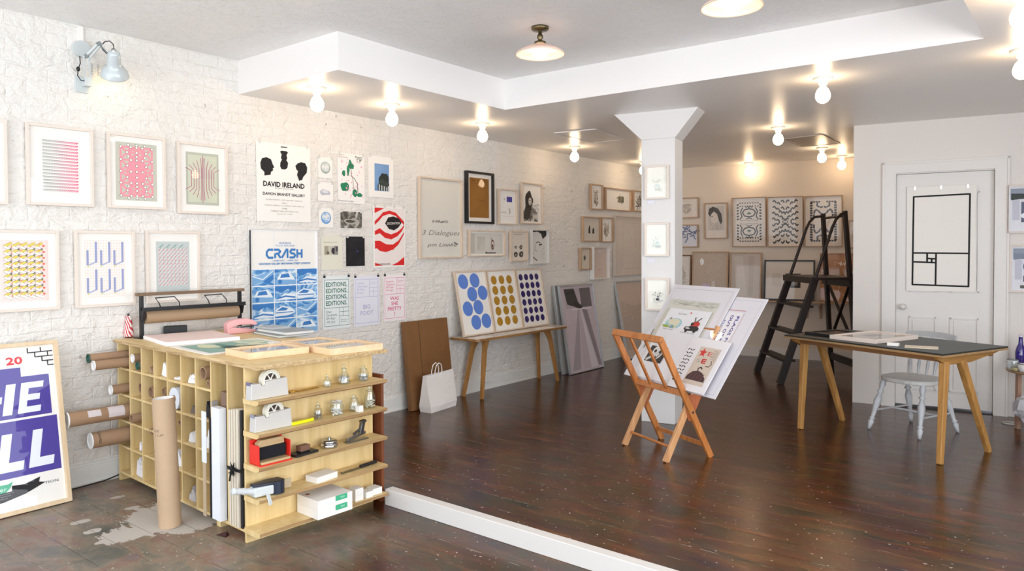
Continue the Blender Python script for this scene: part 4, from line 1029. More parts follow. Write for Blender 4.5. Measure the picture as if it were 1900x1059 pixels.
fo = MB(); kb(fo, .29, .02, 0, .33, .30, .048); kb(fo, .29, .45, 0, .33, .74, .048); fo.build('foot', PLY, ct)
divs = [.17, .335] + [.335 + .165*i for i in range(1, 7)]
for i, a in enumerate(divs):
    kb(MB(), a - .006, .0, .062, a + .006, DP-.014, .842).build('divider', PLY, ct)
rowz = [.215, .372, .530, .690]
cols = [.335 + .165*i for i in range(0, 8)]
for z in rowz:
    for a0, a1 in zip(cols, cols[1:]):
        kb(MB(), a0+.006, .004, z-.006, min(a1, LN_+.006)-.006, DP-.014, z+.006).build('pigeonhole_shelf', PLY, ct)
shz = [.70, .545, .388, .236, .080]
for i, z in enumerate(shz):
    m = MB(); lip = .030
    # board with an undercut front edge
    M = Matrix(((-1, 0, 0, 0), (0, 0, 1, -.012), (0, 1, 0, z-.024), (0, 0, 0, 1)))
    o2 = [(0, 0), (-.116, 0), (-.138, .009), (-.138, .024), (0, .024)]
    m.prism(o2, M, .765); m.m = [0, 0, 1, 1, 1, 0, 1]
    m.build('display_shelf', [PLY, PLYE], ct)
# brown bin board standing behind the counter
o = MB().box(0, 0, 0, .30, .018, .71); o.box(.0, 0, 0, .018, .10, .71)
bx = o.build('wooden_bin', wood('redbrown_board', '#6f3d24', '#8a4f30', 'z', 2), loc=kw(.26, .79, 0), rot=(0, 0, KR)); tag(bx, 'red brown wooden board bin standing behind the counter end', 'bin')

# --- things on the counter top
ZT = .8625
def onk(name, a, b, z, rz=0, **k): return dict(loc=kw(a, b, z), rot=(0, 0, KR + rz))
def T(name, label, cat, a, b, z=ZT, rz=0, group=None):
    p = kw(a, b, z); return thing(name, label, cat, p, (0, 0, KR + rz), group)
def flatframe(label, Lc, Nc, Rc, z, hgt, fmat, paper, art=None, fw=.02, name='picture_frame', cat='picture frame', group=None, glass=True):
    """frame lying on its back: near left, near right and far right corners"""
    Lc, Nc, Rc = V(Lc), V(Nc), V(Rc); u = Nc - Lc; w = u.length; d = (Rc - Nc).length
    t = thing(name, label, cat, (Lc.x, Lc.y, z), (0, 0, math.atan2(u.y, u.x)), group)
    b = MB()
    for x0, y0, x1, y1 in ((0, 0, w, fw), (0, d-fw, w, d), (0, fw, fw, d-fw), (w-fw, fw, w, d-fw)): b.box(x0, y0, 0, x1, y1, hgt)
    b.build('frame', fmat, t, bev=.001)
    MB().box(fw*.8, fw*.8, .004, w-fw*.8, d-fw*.8, hgt*.45).build('mount_board', paper, t)
    if art:
        a = Art(w-2*fw, d-2*fw); art(a); o = a.build('artwork', t, fw, fw, hgt*.45+.0008); 
        M = Matrix(((1, 0, 0, 0), (0, 0, 1, 0), (0, -1, 0, 0), (0, 0, 0, 1))); o.data.transform(M)
    if glass: MB().add([(fw*.8, fw*.8, hgt*.8), (w-fw*.8, fw*.8, hgt*.8), (w-fw*.8, d-fw*.8, hgt*.8), (fw*.8, d-fw*.8, hgt*.8)], [(0, 1, 2, 3)]).build('glass_pane', GLASS, t)
    return t
# cone of red and white twine
p = fl(239, 626, ZT); t = thing('twine_cone', 'cone of red and white twine standing at the counter corner', 'twine', p)
def mk_twine():
    m, N, L, b = nodes('bakers_twine'); tc = N.new('ShaderNodeTexCoord').outputs['Object']
    w_ = N.new('ShaderNodeTexWave'); w_.inputs['Scale'].default_value = 30; w_.inputs['Distortion'].default_value = 6; w_.inputs['Detail'].default_value = 3; w_.bands_direction = 'DIAGONAL'
    L.new(mapping(N, L, tc, (1, 1, .6)), w_.inputs['Vector']); L.new(ramp(N, L, w_.outputs['Fac'], [(.45, '#c8434e'), (.55, '#f1e8e3')]), b.inputs['Base Color']); b.inputs['Roughness'].default_value = .9
    return m
MB().lathe([(0, .006), (.028, .006), (.031, .012), (.027, .05), (.019, .105), (.014, .135), (.0, .136)], n=24).build('twine_winding', mk_twine(), t)
MB().lathe([(0, 0), (.020, 0), (.020, .006), (.0, .006)], n=16).cyl((0, 0, .136), (0, 0, .150), .006, 10).build('spool_core', BLACK, t)

# paper roll cutter
t = thing('paper_roll_cutter', 'black iron paper roll cutter with kraft roll, below the blue hooked bars print', 'paper cutter', (.125, 2.15, ZT), (0, 0, R(88)))
RL = .655
for x in (.0, RL):
    m = MB(); m.bar((x, 0, .004), (x, 0, .275), .022, .020, V((1, 0, 0))); m.box(x-.03, -.05, 0, x+.03, .05, .006); m.bar((x, -.005, .12), (x, -.022, .175), .05, .016, V((1, 0, 0)))
    m.build('upright', BLACK, t)
MB().box(-.03, -.018, .262, RL+.03, .018, .281).build('top_bar', wood('old_wood_bar', '#6f5742', '#8d7358', 'x', 3), t, bev=.002)
m = MB(); m.bar((-.01, -.040, .180), (RL+.02, -.040, .180), .010, .022); m.box(-.012, -.050, .167, RL+.02, -.034, .172); m.build('cutting_blade', BLACK, t)
MB().cyl((.018, .0, .128), (RL-.018, 0, .128), .040, 28).build('paper_roll', pm('#a58a6c', .7, var=.06, scale=3), t)
MB().cyl((-.012, .0, .128), (RL+.012, 0, .128), .009, 12).build('spindle', BLACK, t)
for x in (.10, .42):
    m = MB(); m.tube([(x, -.038, .190), (x-.012, -.045, .215), (x-.02, -.012, .246), (x+.10, -.012, .249), (x+.115, -.045, .215), (x+.12, -.038, .190)], .0035, 8); m.build('wire_spring', BLACK, t)
# things on top
o = MB().box(-.03, -.07, 0, .03, .07, .052).build('speaker_box', pm('#1d2023', .5), loc=(.045, 2.405, ZT), rot=(0, 0, R(-28)), bev=.004); tag(o, 'small black box by the paper roll cutter foot', 'speaker')
def slab(name, label, cat, Lc, Nc, Rc, z, h, m, parts=None, bev=.001, group=None):
    Lc, Nc, Rc = V(Lc), V(Nc), V(Rc); u = Nc - Lc; w = u.length; d = (Rc-Nc).length
    t = thing(name, label, cat, (Lc.x, Lc.y, z), (0, 0, math.atan2(u.y, u.x)), group)
    return t, w, d
t, w, d = slab('paper_stack', 'stack of white sheets topped with pale pink paper on the counter', 'paper', (.175, 2.135, 0), (.632, 2.045, 0), (.54, 2.50, 0), ZT, 0, None)
MB().box(0, 0, 0, w, .42, .020).build('white_sheets', pm('#f0eef0', .8, var=.04, scale=120, stretch=(.02, .02, 1)), t); MB().box(0.002, 0.004, .020, w-.002, .418, .0225).build('pink_sheet', pm('#efd9d3', .8), t)
t, w, d = slab('art_print', 'green and black landscape print with white border on the counter', 'print', (.672, 2.045, 0), (1.148, 1.996, 0), (1.11, 2.53, 0), ZT, 0, None)
MB().box(0, 0, 0, w, .53, .003).build('paper_sheet', PAPER, t)
a = Art(w, .53)
a.rect(.09, .07, .91, .93, '#8fb0a4'); a.up(); a.rect(.09, .62, .91, .93, duo('print_sky', [(.4, '#a9c3b4'), (.6, '#dfe2c4')], 12, 3)); a.blob(.35, .28, .2, .1, '#d9dcb9', 3); a.blob(.65, .55, .2, .07, '#d9dcb9', 5); a.blob(.5, .42, .30, .05, '#5f8f80', 8); a.up()
a.poly([(.60, .30), (.66, .33), (.80, .62), (.86, .90), (.80, .80), (.70, .56)], '#14201e'); a.poly([(.52, .34), (.58, .36), (.70, .66), (.76, .84), (.68, .74)], '#14201e'); a.line([(.48, .36), (.62, .7)], .012, '#14201e')
M90 = Matrix(((1, 0, 0, 0), (0, 0, 1, 0), (0, -1, 0, 0), (0, 0, 0, 1)))
o = a.build('printed_image', t, 0, 0, .0036); o.data.transform(M90)
sky = lambda a: None
gf = 'empty pine frames on the counter'
flatframe('pine frame nearest the counter front corner, lying beside the green print', (1.217, 2.062, 0), (1.478, 2.030, 0), (1.512, 2.36, 0), ZT, .034, PINE, pm('#e6e4e0', .4), group=gf)
flatframe('pine frame lying at the shelf side edge of the counter top', (1.432, 2.395, 0), (1.685, 2.365, 0), (1.715, 2.69, 0), ZT, .034, PINE, pm('#e6e4e0', .4), group=gf)
flatframe('pine frame lying at the far end of the counter, behind the other two', (1.13, 2.46, 0), (1.40, 2.44, 0), (1.425, 2.70, 0), ZT, .026, PINE, pm('#c9c6bf', .4), group=gf)
def book(label, O, w, d, h, rz, z, cov, name='book'):
    t = thing(name, label, 'book', (O[0], O[1], z), (0, 0, rz), 'grey books on the counter')
    m = MB(); m.box(0, 0, 0, w, d, .003); m.box(0, 0, h-.003, w, d, h); m.box(0, 0, 0, .004, d, h); m.build('cover', cov, t)
    MB().box(.004, .004, .003, w-.004, d-.004, h-.003).build('pages', pm('#eceae6', .8, var=.05, scale=200, stretch=(.02, .02, 1)), t)
book('grey book at the bottom of the stack on the counter', (.47, 2.70), .36, .20, .016, R(-8), ZT, pm('#8f9697', .5, var=.1))
book('grey book with white pages on top of the counter stack', (.50, 2.71), .36, .20, .020, R(-5), ZT+.0165, pm('#9aa1a3', .5, var=.1))
o = MB().box(0, 0, 0, .20, .14, .010).build('brochure', pm('#b9bec0', .5), loc=(.46, 2.715, ZT+.037), rot=(0, 0, R(-2))); tag(o, 'small grey brochure on top of the book stack', 'brochure')
# white pamphlet on the green print
o = MB().box(0, 0, 0, .10, .055, .004).build('pamphlet', PAPER, loc=(.99, 2.46, ZT+.0045), rot=(0, 0, R(-8))); tag(o, 'small white pamphlet at the far corner of the green print', 'pamphlet')
# pink stapler
t = thing('stapler', 'large pale pink desk stapler beside the grey books', 'stapler', (.36, 2.68, ZT), (0, 0, R(83)))
PK = pm('#eeb2b4', .35, var=.03, coat=.3)
M = Matrix(((1, 0, 0, 0), (0, 0, -1, .032), (0, 1, 0, 0), (0, 0, 0, 1)))
MB().prism([(-.10, 0), (.095, 0), (.098, .012), (.085, .020), (.02, .030), (-.06, .042), (-.10, .034)], M, .064).build('base', PK, t, bev=.005)
MB().prism([(-.100, .030), (-.102, .06), (-.085, .080), (-.04, .094), (.03, .094), (.075, .082), (.103, .060), (.105, .048), (.085, .046), (.05, .054), (.0, .056), (-.045, .050), (-.065, .040)], M, .060).build('arm', PK, t, bev=.006)
MB().box(-.02, -.012, .034, .085, .012, .046).build('staple_rail', CHROME, t)

# --- shelf side: where along the shelf does a pixel column fall
def sb(px, py, a=-.07):
    q = vpl(px, py, K0 + E1*a, V((E1.x, E1.y, 0))) - K0; return q.dot(E2)
def S(name, label, cat, px, py, i, a=-.07, rz=0, group=None): return T(name, label, cat, a, sb(px, py, a), shz[i]+.0006, rz, group)
# local: X away from the board (towards the viewer), Y along the shelf
def dispenser(px, py, i, label):
    t = S('tape_dispenser', label, 'tape dispenser', px, py, i, group='grey tape dispensers')
    L_ = .20; w = .052; M = Matrix(((0, 0, 1, -w/2), (1, 0, 0, -L_/2), (0, 1, 0, 0), (0, 0, 0, 1)))
    MB().prism([(0, 0), (L_, 0), (L_-.008, .088), (.085, .080), (.078, .060), (.060, .060), (.052, .074), (.006, .076)], M, w).build('body', pm('#c4c1bc', .42, var=.03), t, bev=.003)
    c = V((0, L_*.06, .082)); r = .050
    m = MB(); m.pipe(c - V((.013, 0, 0)), c + V((.013, 0, 0)), r, .012, 32); m.build('tape_roll', pm('#d9d5c5', .35), t)
    m = MB(); m.pipe(c - V((.0145, 0, 0)), c + V((.0145, 0, 0)), r-.012, .005, 28); m.cyl(c - V((.012, 0, 0)), c + V((.012, 0, 0)), .007, 12)
    for q in range(6):
        an = q*math.pi/3; m.bar(c + V((.008, .006*math.cos(an), .006*math.sin(an))), c + V((.008, .036*math.cos(an), .036*math.sin(an))), .004, .005)
    m.build('wheel', pm('#e6e2d6', .4), t)
    MB().cyl(c - V((.006, 0, 0)), c + V((.004, 0, 0)), r-.016, 24).build('wheel_core', pm('#3a2722', .5), t)
    MB().box(-.018, -L_/2+.001, .068, .018, -L_/2+.012, .084).build('cutter_blade', CHROME, t)
dispenser(496, 730, 0, 'grey tape dispenser on the top display shelf')
dispenser(503, 792, 1, 'grey tape dispenser on the second display shelf')
# gold scissors on the top shelf
t = S('scissors', 'thin brass scissors lying on the top display shelf', 'scissors', 560, 724, 0)
GO = pm('#c9a24c', .25, 1.0, var=.05)
m = MB(); m.bar((0, -.02, .004), (.002, .10, .004), .010, .003, w1=.002); m.build('blade', GO, t); m = MB(); m.bar((.004, -.02, .007), (-.002, .10, .007), .010, .003, w1=.002); m.build('blade', GO, t)
m = MB(); m.tube([(.0+.012*math.cos(q*.785), -.05+.022*math.sin(q*.785), .006) for q in range(8)], .003, 6, closed=True); m.tube([(0.0, -.03, .005), (0, -.018, .005)], .004, 6)
m.build('handle', GO, t)
m = MB(); m.tube([(-.018+.010*math.cos(q*.785), -.055+.016*math.sin(q*.785), .006) for q in range(8)], .003, 6, closed=True); m.build('handle', GO, t)
def jar(px, py, i, label, r, h, kind, a=-.065, fill='#bfc2c4', seed=1, lid=True):
    r *= 1.15; h *= 1.12; t = S('glass_jar', label, 'jar', px, py, i, a, group='small glass jars on the display shelves')
    rg = random.Random(seed)
    if kind == 'bottle': pr = [(0, .0005), (r*.95, .0005), (r, .006), (r, h*.5), (r*.8, h*.58), (r*.5, h*.64), (r*.5, h*.72), (r*.62, h*.74)]
    elif kind == 'cone': pr = [(0, .0005), (r, .0005), (r*1.03, h*.10), (r*.8, h*.4), (r*.45, h*.6), (r*.36, h*.70), (r*.5, h*.73)]
    elif kind == 'bowl': pr = [(0, .0005), (r*.7, .0005), (r*1.0, h*.25), (r*1.02, h*.5), (r*.85, h*.75), (r*.8, h*.85), (r*.9, h*.9)]
    else: pr = [(0, .0005), (r*.85, .0005), (r, h*.15), (r*1.0, h*.55), (r*.72, h*.76), (r*.66, h*.84), (r*.74, h*.86)]
    MB().lathe(pr, n=24).build('glass_body', JAR, t)
    if lid:
        z = pr[-1][1]; q = pr[-1][0]
        MB().lathe([(q*.9, z-.006), (q*.95, z), (q*.4, z+.003), (q*.3, z+h*.07), (q*.6, z+h*.13), (q*.5, z+h*.20), (0, z+h*.22)], n=20).build('glass_stopper', JAR, t)
    m = MB()
    for _ in range(40):
        z = .003 + rg.random()*h*.34; rr = r*.72*math.sqrt(rg.random()); an = rg.random()*6.28; p = V((rr*math.cos(an), rr*math.sin(an), z + .002)); d_ = V((rg.uniform(-1, 1), rg.uniform(-1, 1), rg.uniform(-.6, .6))).normalized()
        L_ = r*.30; m.bar(p - d_*L_/1.2, p + d_*L_/1.2, r*.20, r*.14)
    m.build('contents', pm(fill, .35, .5 if fill.startswith('#b') else 0), t)['kind'] = 'stuff'
    return t
jar(607, 714, 0, 'small glass jar with a white paper cone, top shelf', .018, .058, 'bottle', fill='#e9e7e2', seed=2)
jar(638.5, 710, 0, 'tall conical glass jar of metal clips, top shelf middle', .028, .098, 'cone', seed=3)
jar(674, 704, 0, 'round glass jar of bent paper clips, end of the top shelf', .026, .066, 'round', seed=4)
jar(590, 776, 1, 'narrow glass bottle of pins on the second shelf', .019, .080, 'bottle', fill='#8d8377', seed=5)
t = jar(625, 770, 1, 'open glass bowl of white rubber bands on the second shelf', .032, .070, 'bowl', fill='#e6e6e4', seed=6, lid=False)
rg = random.Random(2); m = MB()
for _ in range(9):
    c = V((rg.uniform(-.014, .014), rg.uniform(-.014, .014), .055 + rg.uniform(0, .018))); an = rg.random()*3; 
    m.tube([c + V((.016*math.cos(q*.9)*math.cos(an), .016*math.cos(q*.9)*math.sin(an), .008*math.sin(q*.9))) for q in range(7)], .0014, 5, closed=True)
m.build('rubber_bands', pm('#ecebe8', .5), t)['kind'] = 'stuff'
jar(657, 762, 1, 'glass jar of white pegs beside a white cube, second shelf', .025, .072, 'round', fill='#e6e4dc', seed=7)
o = MB().box(-.015, -.015, 0, .015, .015, .034).build('white_cube', WHITE, bev=.002); q = kw(-.105, sb(667, 764, -.105), shz[1]+.001); o.location = q; o.rotation_euler = (0, 0, KR+.1); tag(o, 'small white cube in front of the peg jar on the second shelf', 'cube')
jar(686, 757, 1, 'tall glass jar of pale pins at the end of the second shelf', .027, .100, 'round', fill='#d9d6c2', seed=8)
# yellow cutter
t = S('utility_knife', 'bright yellow utility knife lying on the second shelf', 'knife', 562, 783, 1, -.09, .05)
M = Matrix(((0, 1, 0, 0), (1, 0, 0, 0), (0, 0, 1, 0.0), (0, 0, 0, 1)))
MB().prism([(-.07, -.006), (-.065, -.010), (.03, -.010), (.065, -.006), (.065, .004), (.03, .008), (-.065, .010)][::-1], M, .016).build('handle', pm('#dfe016', .35, var=.02), t, bev=.003)
MB().box(-.004, .064, .006, .004, .080, .008).build('blade', CHROME, t)
# red tray with dustpan brush on the third shelf
t = S('hand_brush', 'wooden hand brush with black bristles in a red dustpan, third shelf', 'brush', 503, 856, 2, -.075)
RD = pm('#e02a1e', .35, var=.03)
m = MB(); m.box(-.045, -.085, 0, .05, .085, .006); m.box(-.045, -.085, .0, .035, -.080, .095); m.box(-.045, .080, 0, .035, .085, .095); m.box(-.048, -.085, 0, -.042, .085, .112)
m.build('dustpan', RD, t, bev=.001)
MB().box(-.030, -.074, .022, .010, .074, .078).build('bristles', pm('#0e1118', .9, var=.2, scale=200, bump=.5), t)
M = Matrix(((0, 0, 1, -.030), (1, 0, 0, 0), (0, 1, 0, .078), (0, 0, 0, 1)))
MB().prism([(-.072, 0), (.072, 0), (.070, .022), (.055, .034), (-.05, .034), (-.068, .020)], M, .034).build('brush_handle', wood('brush_wood', '#b39468', '#cbb086', 'y', 3), t, bev=.004)
MB().box(-.01, -.076, .007, .046, .076, .018).build('wooden_rest', wood('brush_wood', '#b39468', '#cbb086', 'y', 3), t)
# stamp pad
t = S('stamp_pad', 'black stamp pad with a wooden rubber stamp on it, third shelf', 'stamp', 563, 838, 2, -.08, .1)
MB().prism([(-.035, -.068), (.035, -.068), (.035, .068), (-.035, .068)], Matrix.Identity(4), .012).build('ink_pad', BLACK, t, bev=.003)
MB().box(-.02, -.028, .012, .018, .028, .018).build('rubber', BLACK, t); MB().box(-.02, -.030, .018, .020, .028, .046).build('stamp_block', wood('stamp_wood', '#6b4a3a', '#8a6854', 'y', 3), t, bev=.003)
# tin
t = S('round_tin', 'low round silver tin on the third shelf', 'tin', 611, 829, 2, -.075)
MB().lathe([(0, 0), (.040, 0), (.044, .006), (.044, .014), (.038, .024), (0, .024)], n=28).build('tin_body', CHROME, t); MB().lathe([(.037, .024), (.040, .026), (.040, .036), (.030, .040), (.012, .036), (0, .037)], n=28).build('tin_lid', pm('#b5b8ba', .25, 1.0), t)
MB().cyl((0.0, 0, .038), (0, 0, .052), .009, 14).build('knob', CHROME, t)
# long metal stapler
t = S('metal_stapler', 'chrome stapler with a raised head at the end of the third shelf', 'stapler', 661, 818, 2, -.08, .05)
m = MB(); m.box(-.020, -.07, 0, .020, .07, .008); m.build('base', pm('#8f9193', .3, 1.0), t, bev=.002)
m = MB(); m.bar((0, -.065, .016), (0, .06, .036), .016, .016); m.build('magazine', pm('#a5a7a9', .3, 1.0), t, bev=.002)
m = MB(); m.bar((0, .03, .034), (0, .045, .095), .022, .022); m.bar((0, .03, .095), (0, .062, .098), .026, .012); m.bar((0, -.02, .038), (0, .04, .062), .010, .012); m.build('lever', pm('#77797b', .35, 1.0), t, bev=.002)
# fourth shelf: tape gun, box, long knife
t = S('tape_gun', 'white and navy packing tape gun with a ribbed handle', 'tape gun', 505, 920, 3, -.085, -.02)
NV = pm('#1d2638', .35); LG = pm('#ccd1d1', .4, var=.03)
m = MB(); M = Matrix(((1, 0, 0, -.030), (0, 1, 0, 0), (0, 0, 1, .006), (0, 0, 0, 1)))
m.prism([(0, -.10), (.05, -.10), (.062, .02), (.06, .05), (.0, .05), (-.0, -.02)], M, .045); m.build('side_plate', LG, t, bev=.006)
m = MB(); M = Matrix(((1, 0, 0, -.035), (0, 1, 0, 0), (0, 0, 1, .051), (0, 0, 0, 1))); m.prism([(0, -.095), (.04, -.10), (.066, -.02), (.07, .045), (.05, .055), (.0, .052), (-.008, -.01)], M, .012); m.build('top_cover', NV, t, bev=.004)
m = MB(); m.cyl((.008, .02, .004), (.008, .02, .062), .036, 24); m.build('tape_reel', NV, t)
m = MB(); m.lathe([(0, 0), (.016, 0), (.017, .010), (.014, .018), (.017, .03), (.014, .042), (.017, .055), (.014, .067), (.017, .08), (.015, .095), (.018, .11)], (.0, -.20, .060), (0, .97, -.25), 16); m.build('handle', LG, t)
m = MB(); m.bar((.050, -.05, .02), (.066, -.045, -.028), .016, .008); m.build('trigger', LG, t)
m = MB(); m.box(-.005, .055, .008, -.002, .105, .052); m.build('teeth_guard', pm('#b9a88a', .5), t)
def carton(name, label, px, py, i, a, lx, ly, h, z=0, rz=0, group=None, green=False, seam=True):
    t = T(name, label, 'box', a, sb(px, py, a), shz[i]+.0008+z, rz, group)
    m = MB(); m.box(-lx/2, -ly/2, 0, lx/2, ly/2, h*.90 if seam else h); m.build('box_base', WHITE, t)
    m = MB(); m.box(-lx/2-.001, -ly/2-.001, h*.90, lx/2+.001, ly/2+.001, h) if seam else None
    if seam: m.build('lid', WHITE, t, bev=.001)
    if green:
        a_ = Art(.070, .026); a_.rect(0, 0, 1, 1, '#3fae80'); a_.up(); a_.text('MOO', .6, .5, .34, .34, '#dff3ea'); o = a_.build('green_label', t); o.location = (lx/2+.002, .00, h*.45); o.rotation_euler = (0, 0, R(90))
    return t
carton('small_box', 'flat white card box on the fourth shelf before the tape gun', 597, 888, 3, -.080, .085, .135, .030, rz=.12)
t = S('putty_knife', 'thin steel knife with a black handle at the end of the fourth shelf', 'knife', 668, 868, 3, -.085, .0)
m = MB(); m.bar((0, -.12, .003), (0, 0, .006), .022, .002); m.build('blade', pm('#6d6a5e', .35, 1.0), t); m = MB(); m.bar((0, 0, .010), (0, .11, .014), .022, .016); m.build('handle', BLACK, t, bev=.005)
# fifth shelf: two big flat boxes and small boxes
carton('mailing_box', 'large flat white box with green label, lower of two on the lowest shelf', 603, 950, 4, -.105, .18, .205, .046, green=True, group='flat boxes with green labels')
t = carton('mailing_box', 'large flat white box with green label and brown seal, upper of two', 603, 950, 4, -.105, .18, .205, .046, z=.0465, green=True, group='flat boxes with green labels')
m = MB(); m.cyl((-.04, -.075, .0462), (-.04, -.075, .0468), .012, 16); m.build('seal', pm('#a5644a', .6), t)
g5 = 'little white boxes on the lowest shelf'
carton('small_box', 'little white box, lower of the pair beside the flat boxes', 661, 926, 4, -.095, .055, .052, .032, seam=False, group=g5)
carton('small_box', 'little white box, upper of the pair beside the flat boxes', 661, 926, 4, -.095, .055, .052, .032, z=.0325, seam=False, group=g5)
carton('small_box', 'little white box, middle one alone on the lowest shelf', 679.5, 919, 4, -.095, .060, .046, .032, seam=False, group=g5)
carton('small_box', 'little white box at the far end of the lowest shelf', 694, 911, 4, -.085, .060, .062, .034, seam=False, group=g5)

# --- pigeonhole side
def kf(px, py, b=0.0):
    q = vpl(px, py, K0 + E2*b, V((E2.x, E2.y, 0))) - K0; return q.dot(E1), q.z
CAPW = pm('#e6e4e2', .5); CAPG = pm('#1f4f43', .4)
def tubeobj(label, px, py, r, a, cap=None, deep=.45, th=.004):
    """mailing tube lying in a pigeonhole at a along the counter; the pixel fixes how far it sticks out"""
    q = vpl(px, py, K0 + E1*a, E1) - K0; front = -q.dot(E2); z = q.z
    if front < .02: front = min(front, .0); z = vpl(px, py, K0 - E2*front, E2).z
    t = T('mailing_tube', label, 'mailing tube', a, -front, z, 0, 'cardboard mailing tubes in the pigeonholes')
    MB().pipe((0, 0, 0), (0, front+deep, 0), r, th, 28).build('tube_wall', KRAFT, t)
    if cap: MB().lathe([(r-th, .012), (r-th-.002, .003), (r-th, -.001), (r+.002, -.002), (r+.002, .004)], (0, 0, 0), (0, 1, 0), 28).lathe([(0, .004), (r-th-.001, .004)], (0, 0, 0), (0, 1, 0), 28, False).build('end_cap', cap, t)
    return t
def hole(c): return .335 + .165*(c+.5)
tubeobj('mailing tube with green end cap, topmost left of the counter', 163.5, 665, .026, 1.449, CAPG)
tubeobj('mailing tube with white cap just below the topmost green capped one', 173, 678.5, .028, 1.385, CAPW)
tubeobj('short mailing tube with white cap alone in the second row', 205, 723.5, .028, 1.42, CAPW)
tt = tubeobj('thick long mailing tube with two address labels, third row', 123.5, 779.5, .043, 1.395, CAPW)
m = MB()
for y0, y1, a0, a1 in ((.10, .17, 5, 60), (.21, .30, -20, 70)):
    n = 8; vs = []
    for k in range(n+1):
        an = R(a0 + (a1-a0)*k/n); vs += [(.0437*math.cos(an), y0, .0437*math.sin(an)), (.0437*math.cos(an), y1, .0437*math.sin(an))]
    m.add(vs, [(2*k, 2*k+2, 2*k+3, 2*k+1) for k in range(n)], True)
m.build('address_label', pm('#ddd3d3', .7, var=.08), tt)
tb = tubeobj('thick mailing tube with handwriting, lowest left of the counter', 167, 818, .046, 1.40, CAPW)
a_ = Art(.10, .05); a_.text('GERARD E', .5, .5, .9, .45, '#33302b'); o = a_.build('handwriting', tb)
for v in o.data.vertices:
    an = R(35) - (v.co.x-.05)/.0466*-1; v.co = V((.0466*math.cos(an), .025 + v.co.z*.6, .0466*math.sin(an)))
tubeobj('short tube with white cap at the top left pigeonhole', 239.5, 663.5, .024, 1.285, CAPW)
tubeobj('short tube with dark green cap beside the white capped one', 251, 677.5, .023, 1.215, CAPG)
tubeobj('open brown tube sticking out beside the standing tube, third row', 243.5, 777, .027, 1.25, th=.005)
tubeobj('open brown tube end in the second row, third hole', 279.5, 727.5, .033, hole(4)-.0, th=.005)
tubeobj('smaller open brown tube end in the second row, fourth hole', 303.5, 727, .024, hole(3)+.01, th=.004)
tubeobj('half hidden open tube end in the second row, second hole', 261, 720, .030, hole(5)-.03, th=.004)
tubeobj('open brown tube end in the top right pigeonhole', 376.5, 692.5, .034, hole(0)+.01, th=.005)
tubeobj('thin white tube leaning under the open one, top right pigeonhole', 386, 711, .016, .372, th=.004)
tubeobj('small brown tube end in the third row, far hole', 333, 784, .017, hole(2)-.02)
tubeobj('small brown tube end in the fourth row beside the standing tube', 279, 800, .018, hole(4)-.02)
# white roll of tape or labels
t = T('label_roll', 'large white label roll standing in a second row pigeonhole', 'label roll', hole(2), .0, .538+.0605)
MB().pipe((0, 0, 0), (0, .09, 0), .060, .040, 36).build('label_winding', pm('#d9dde2', .6, var=.05), t); MB().pipe((0, -.002, 0), (0, .092, 0), .018, .004, 24).build('core', KRAFT, t)
# paper bundles
rgz = lambda r: [.0635, .222, .379, .537, .697][r]
def inhole(label, c, r, wd, ht, seed, col='#e6e4e2', n=6, b=.02):
    """c: hole counted from the tall slots, r: row from the bottom"""
    a = .335 + .165*(c+.5); p = kw(a, b, rgz(r))
    t = thing('paper_bundle', label, 'paper', p, (0, 0, KR), 'crumpled paper in the pigeonholes'); rg = random.Random(seed); m = MB()
    for k in range(n):
        x = rg.uniform(-wd*.3, wd*.3); l = rg.uniform(.12, .2); h = ht*rg.uniform(.45, 1); w_ = wd*rg.uniform(.15, .3)
        z0 = .001 + k*.0006; dy = k*.004
        P_ = [V((x-w_, dy, z0)), V((x+w_, dy+.01*rg.random(), z0)), V((x+w_*.7, dy+.005, h*.6)), V((x-w_*.2+rg.uniform(-.01, .01), dy, h))]
        Q_ = [v + V((0, l, rg.uniform(0, .006))) for v in P_]
        m.hexa([P_[0], P_[1], Q_[1], Q_[0]], [P_[3], P_[2], Q_[2], Q_[3]])
    m.build('crumpled_sheets', pm(col, .75, var=.10, scale=30, bump=.5), t)
inhole('small brown scraps in the top row, fifth hole from the slots', 4, 4, .06, .04, 1, '#a58a6c', 4)
inhole('pile of white bubble sheets in the top row', 3, 4, .10, .105, 2, '#f1efec', 8)
inhole('low white packet in the top row, second to right', 2, 4, .11, .02, 3, '#e9e9ea', 3)
inhole('white papers spilling in the top row beside the open tubes', 1, 4, .13, .05, 4, '#efeeee', 5)
inhole('grey and black scraps in the second row beside the label roll', 1, 3, .10, .05, 5, '#7a6e66', 4)
inhole('black cloth scrap in the second row next to the tall slots', 0, 3, .07, .10, 6, '#1f2224', 4)
inhole('white papers in the third row, second hole from the slots', 1, 2, .10, .07, 7, '#efefef', 5)
inhole('large white paper pile in the third row next to the slots', 0, 2, .13, .10, 8, '#f0efee', 7)
inhole('white envelopes in the bottom row left of the standing tube', 5, 0, .14, .11, 9, '#e3e1e4', 7)
inhole('white envelope in the second lowest row right of the standing tube', 2, 1, .11, .09, 10, '#e9e9ec', 4)
inhole('grey bubble bags in the bottom row, second hole from the slots', 1, 0, .12, .075, 11, '#c5c1c2', 6)
inhole('small white wad of paper in the fourth row from the top, second hole', 5, 1, .06, .06, 12, '#ebe7ea', 5)
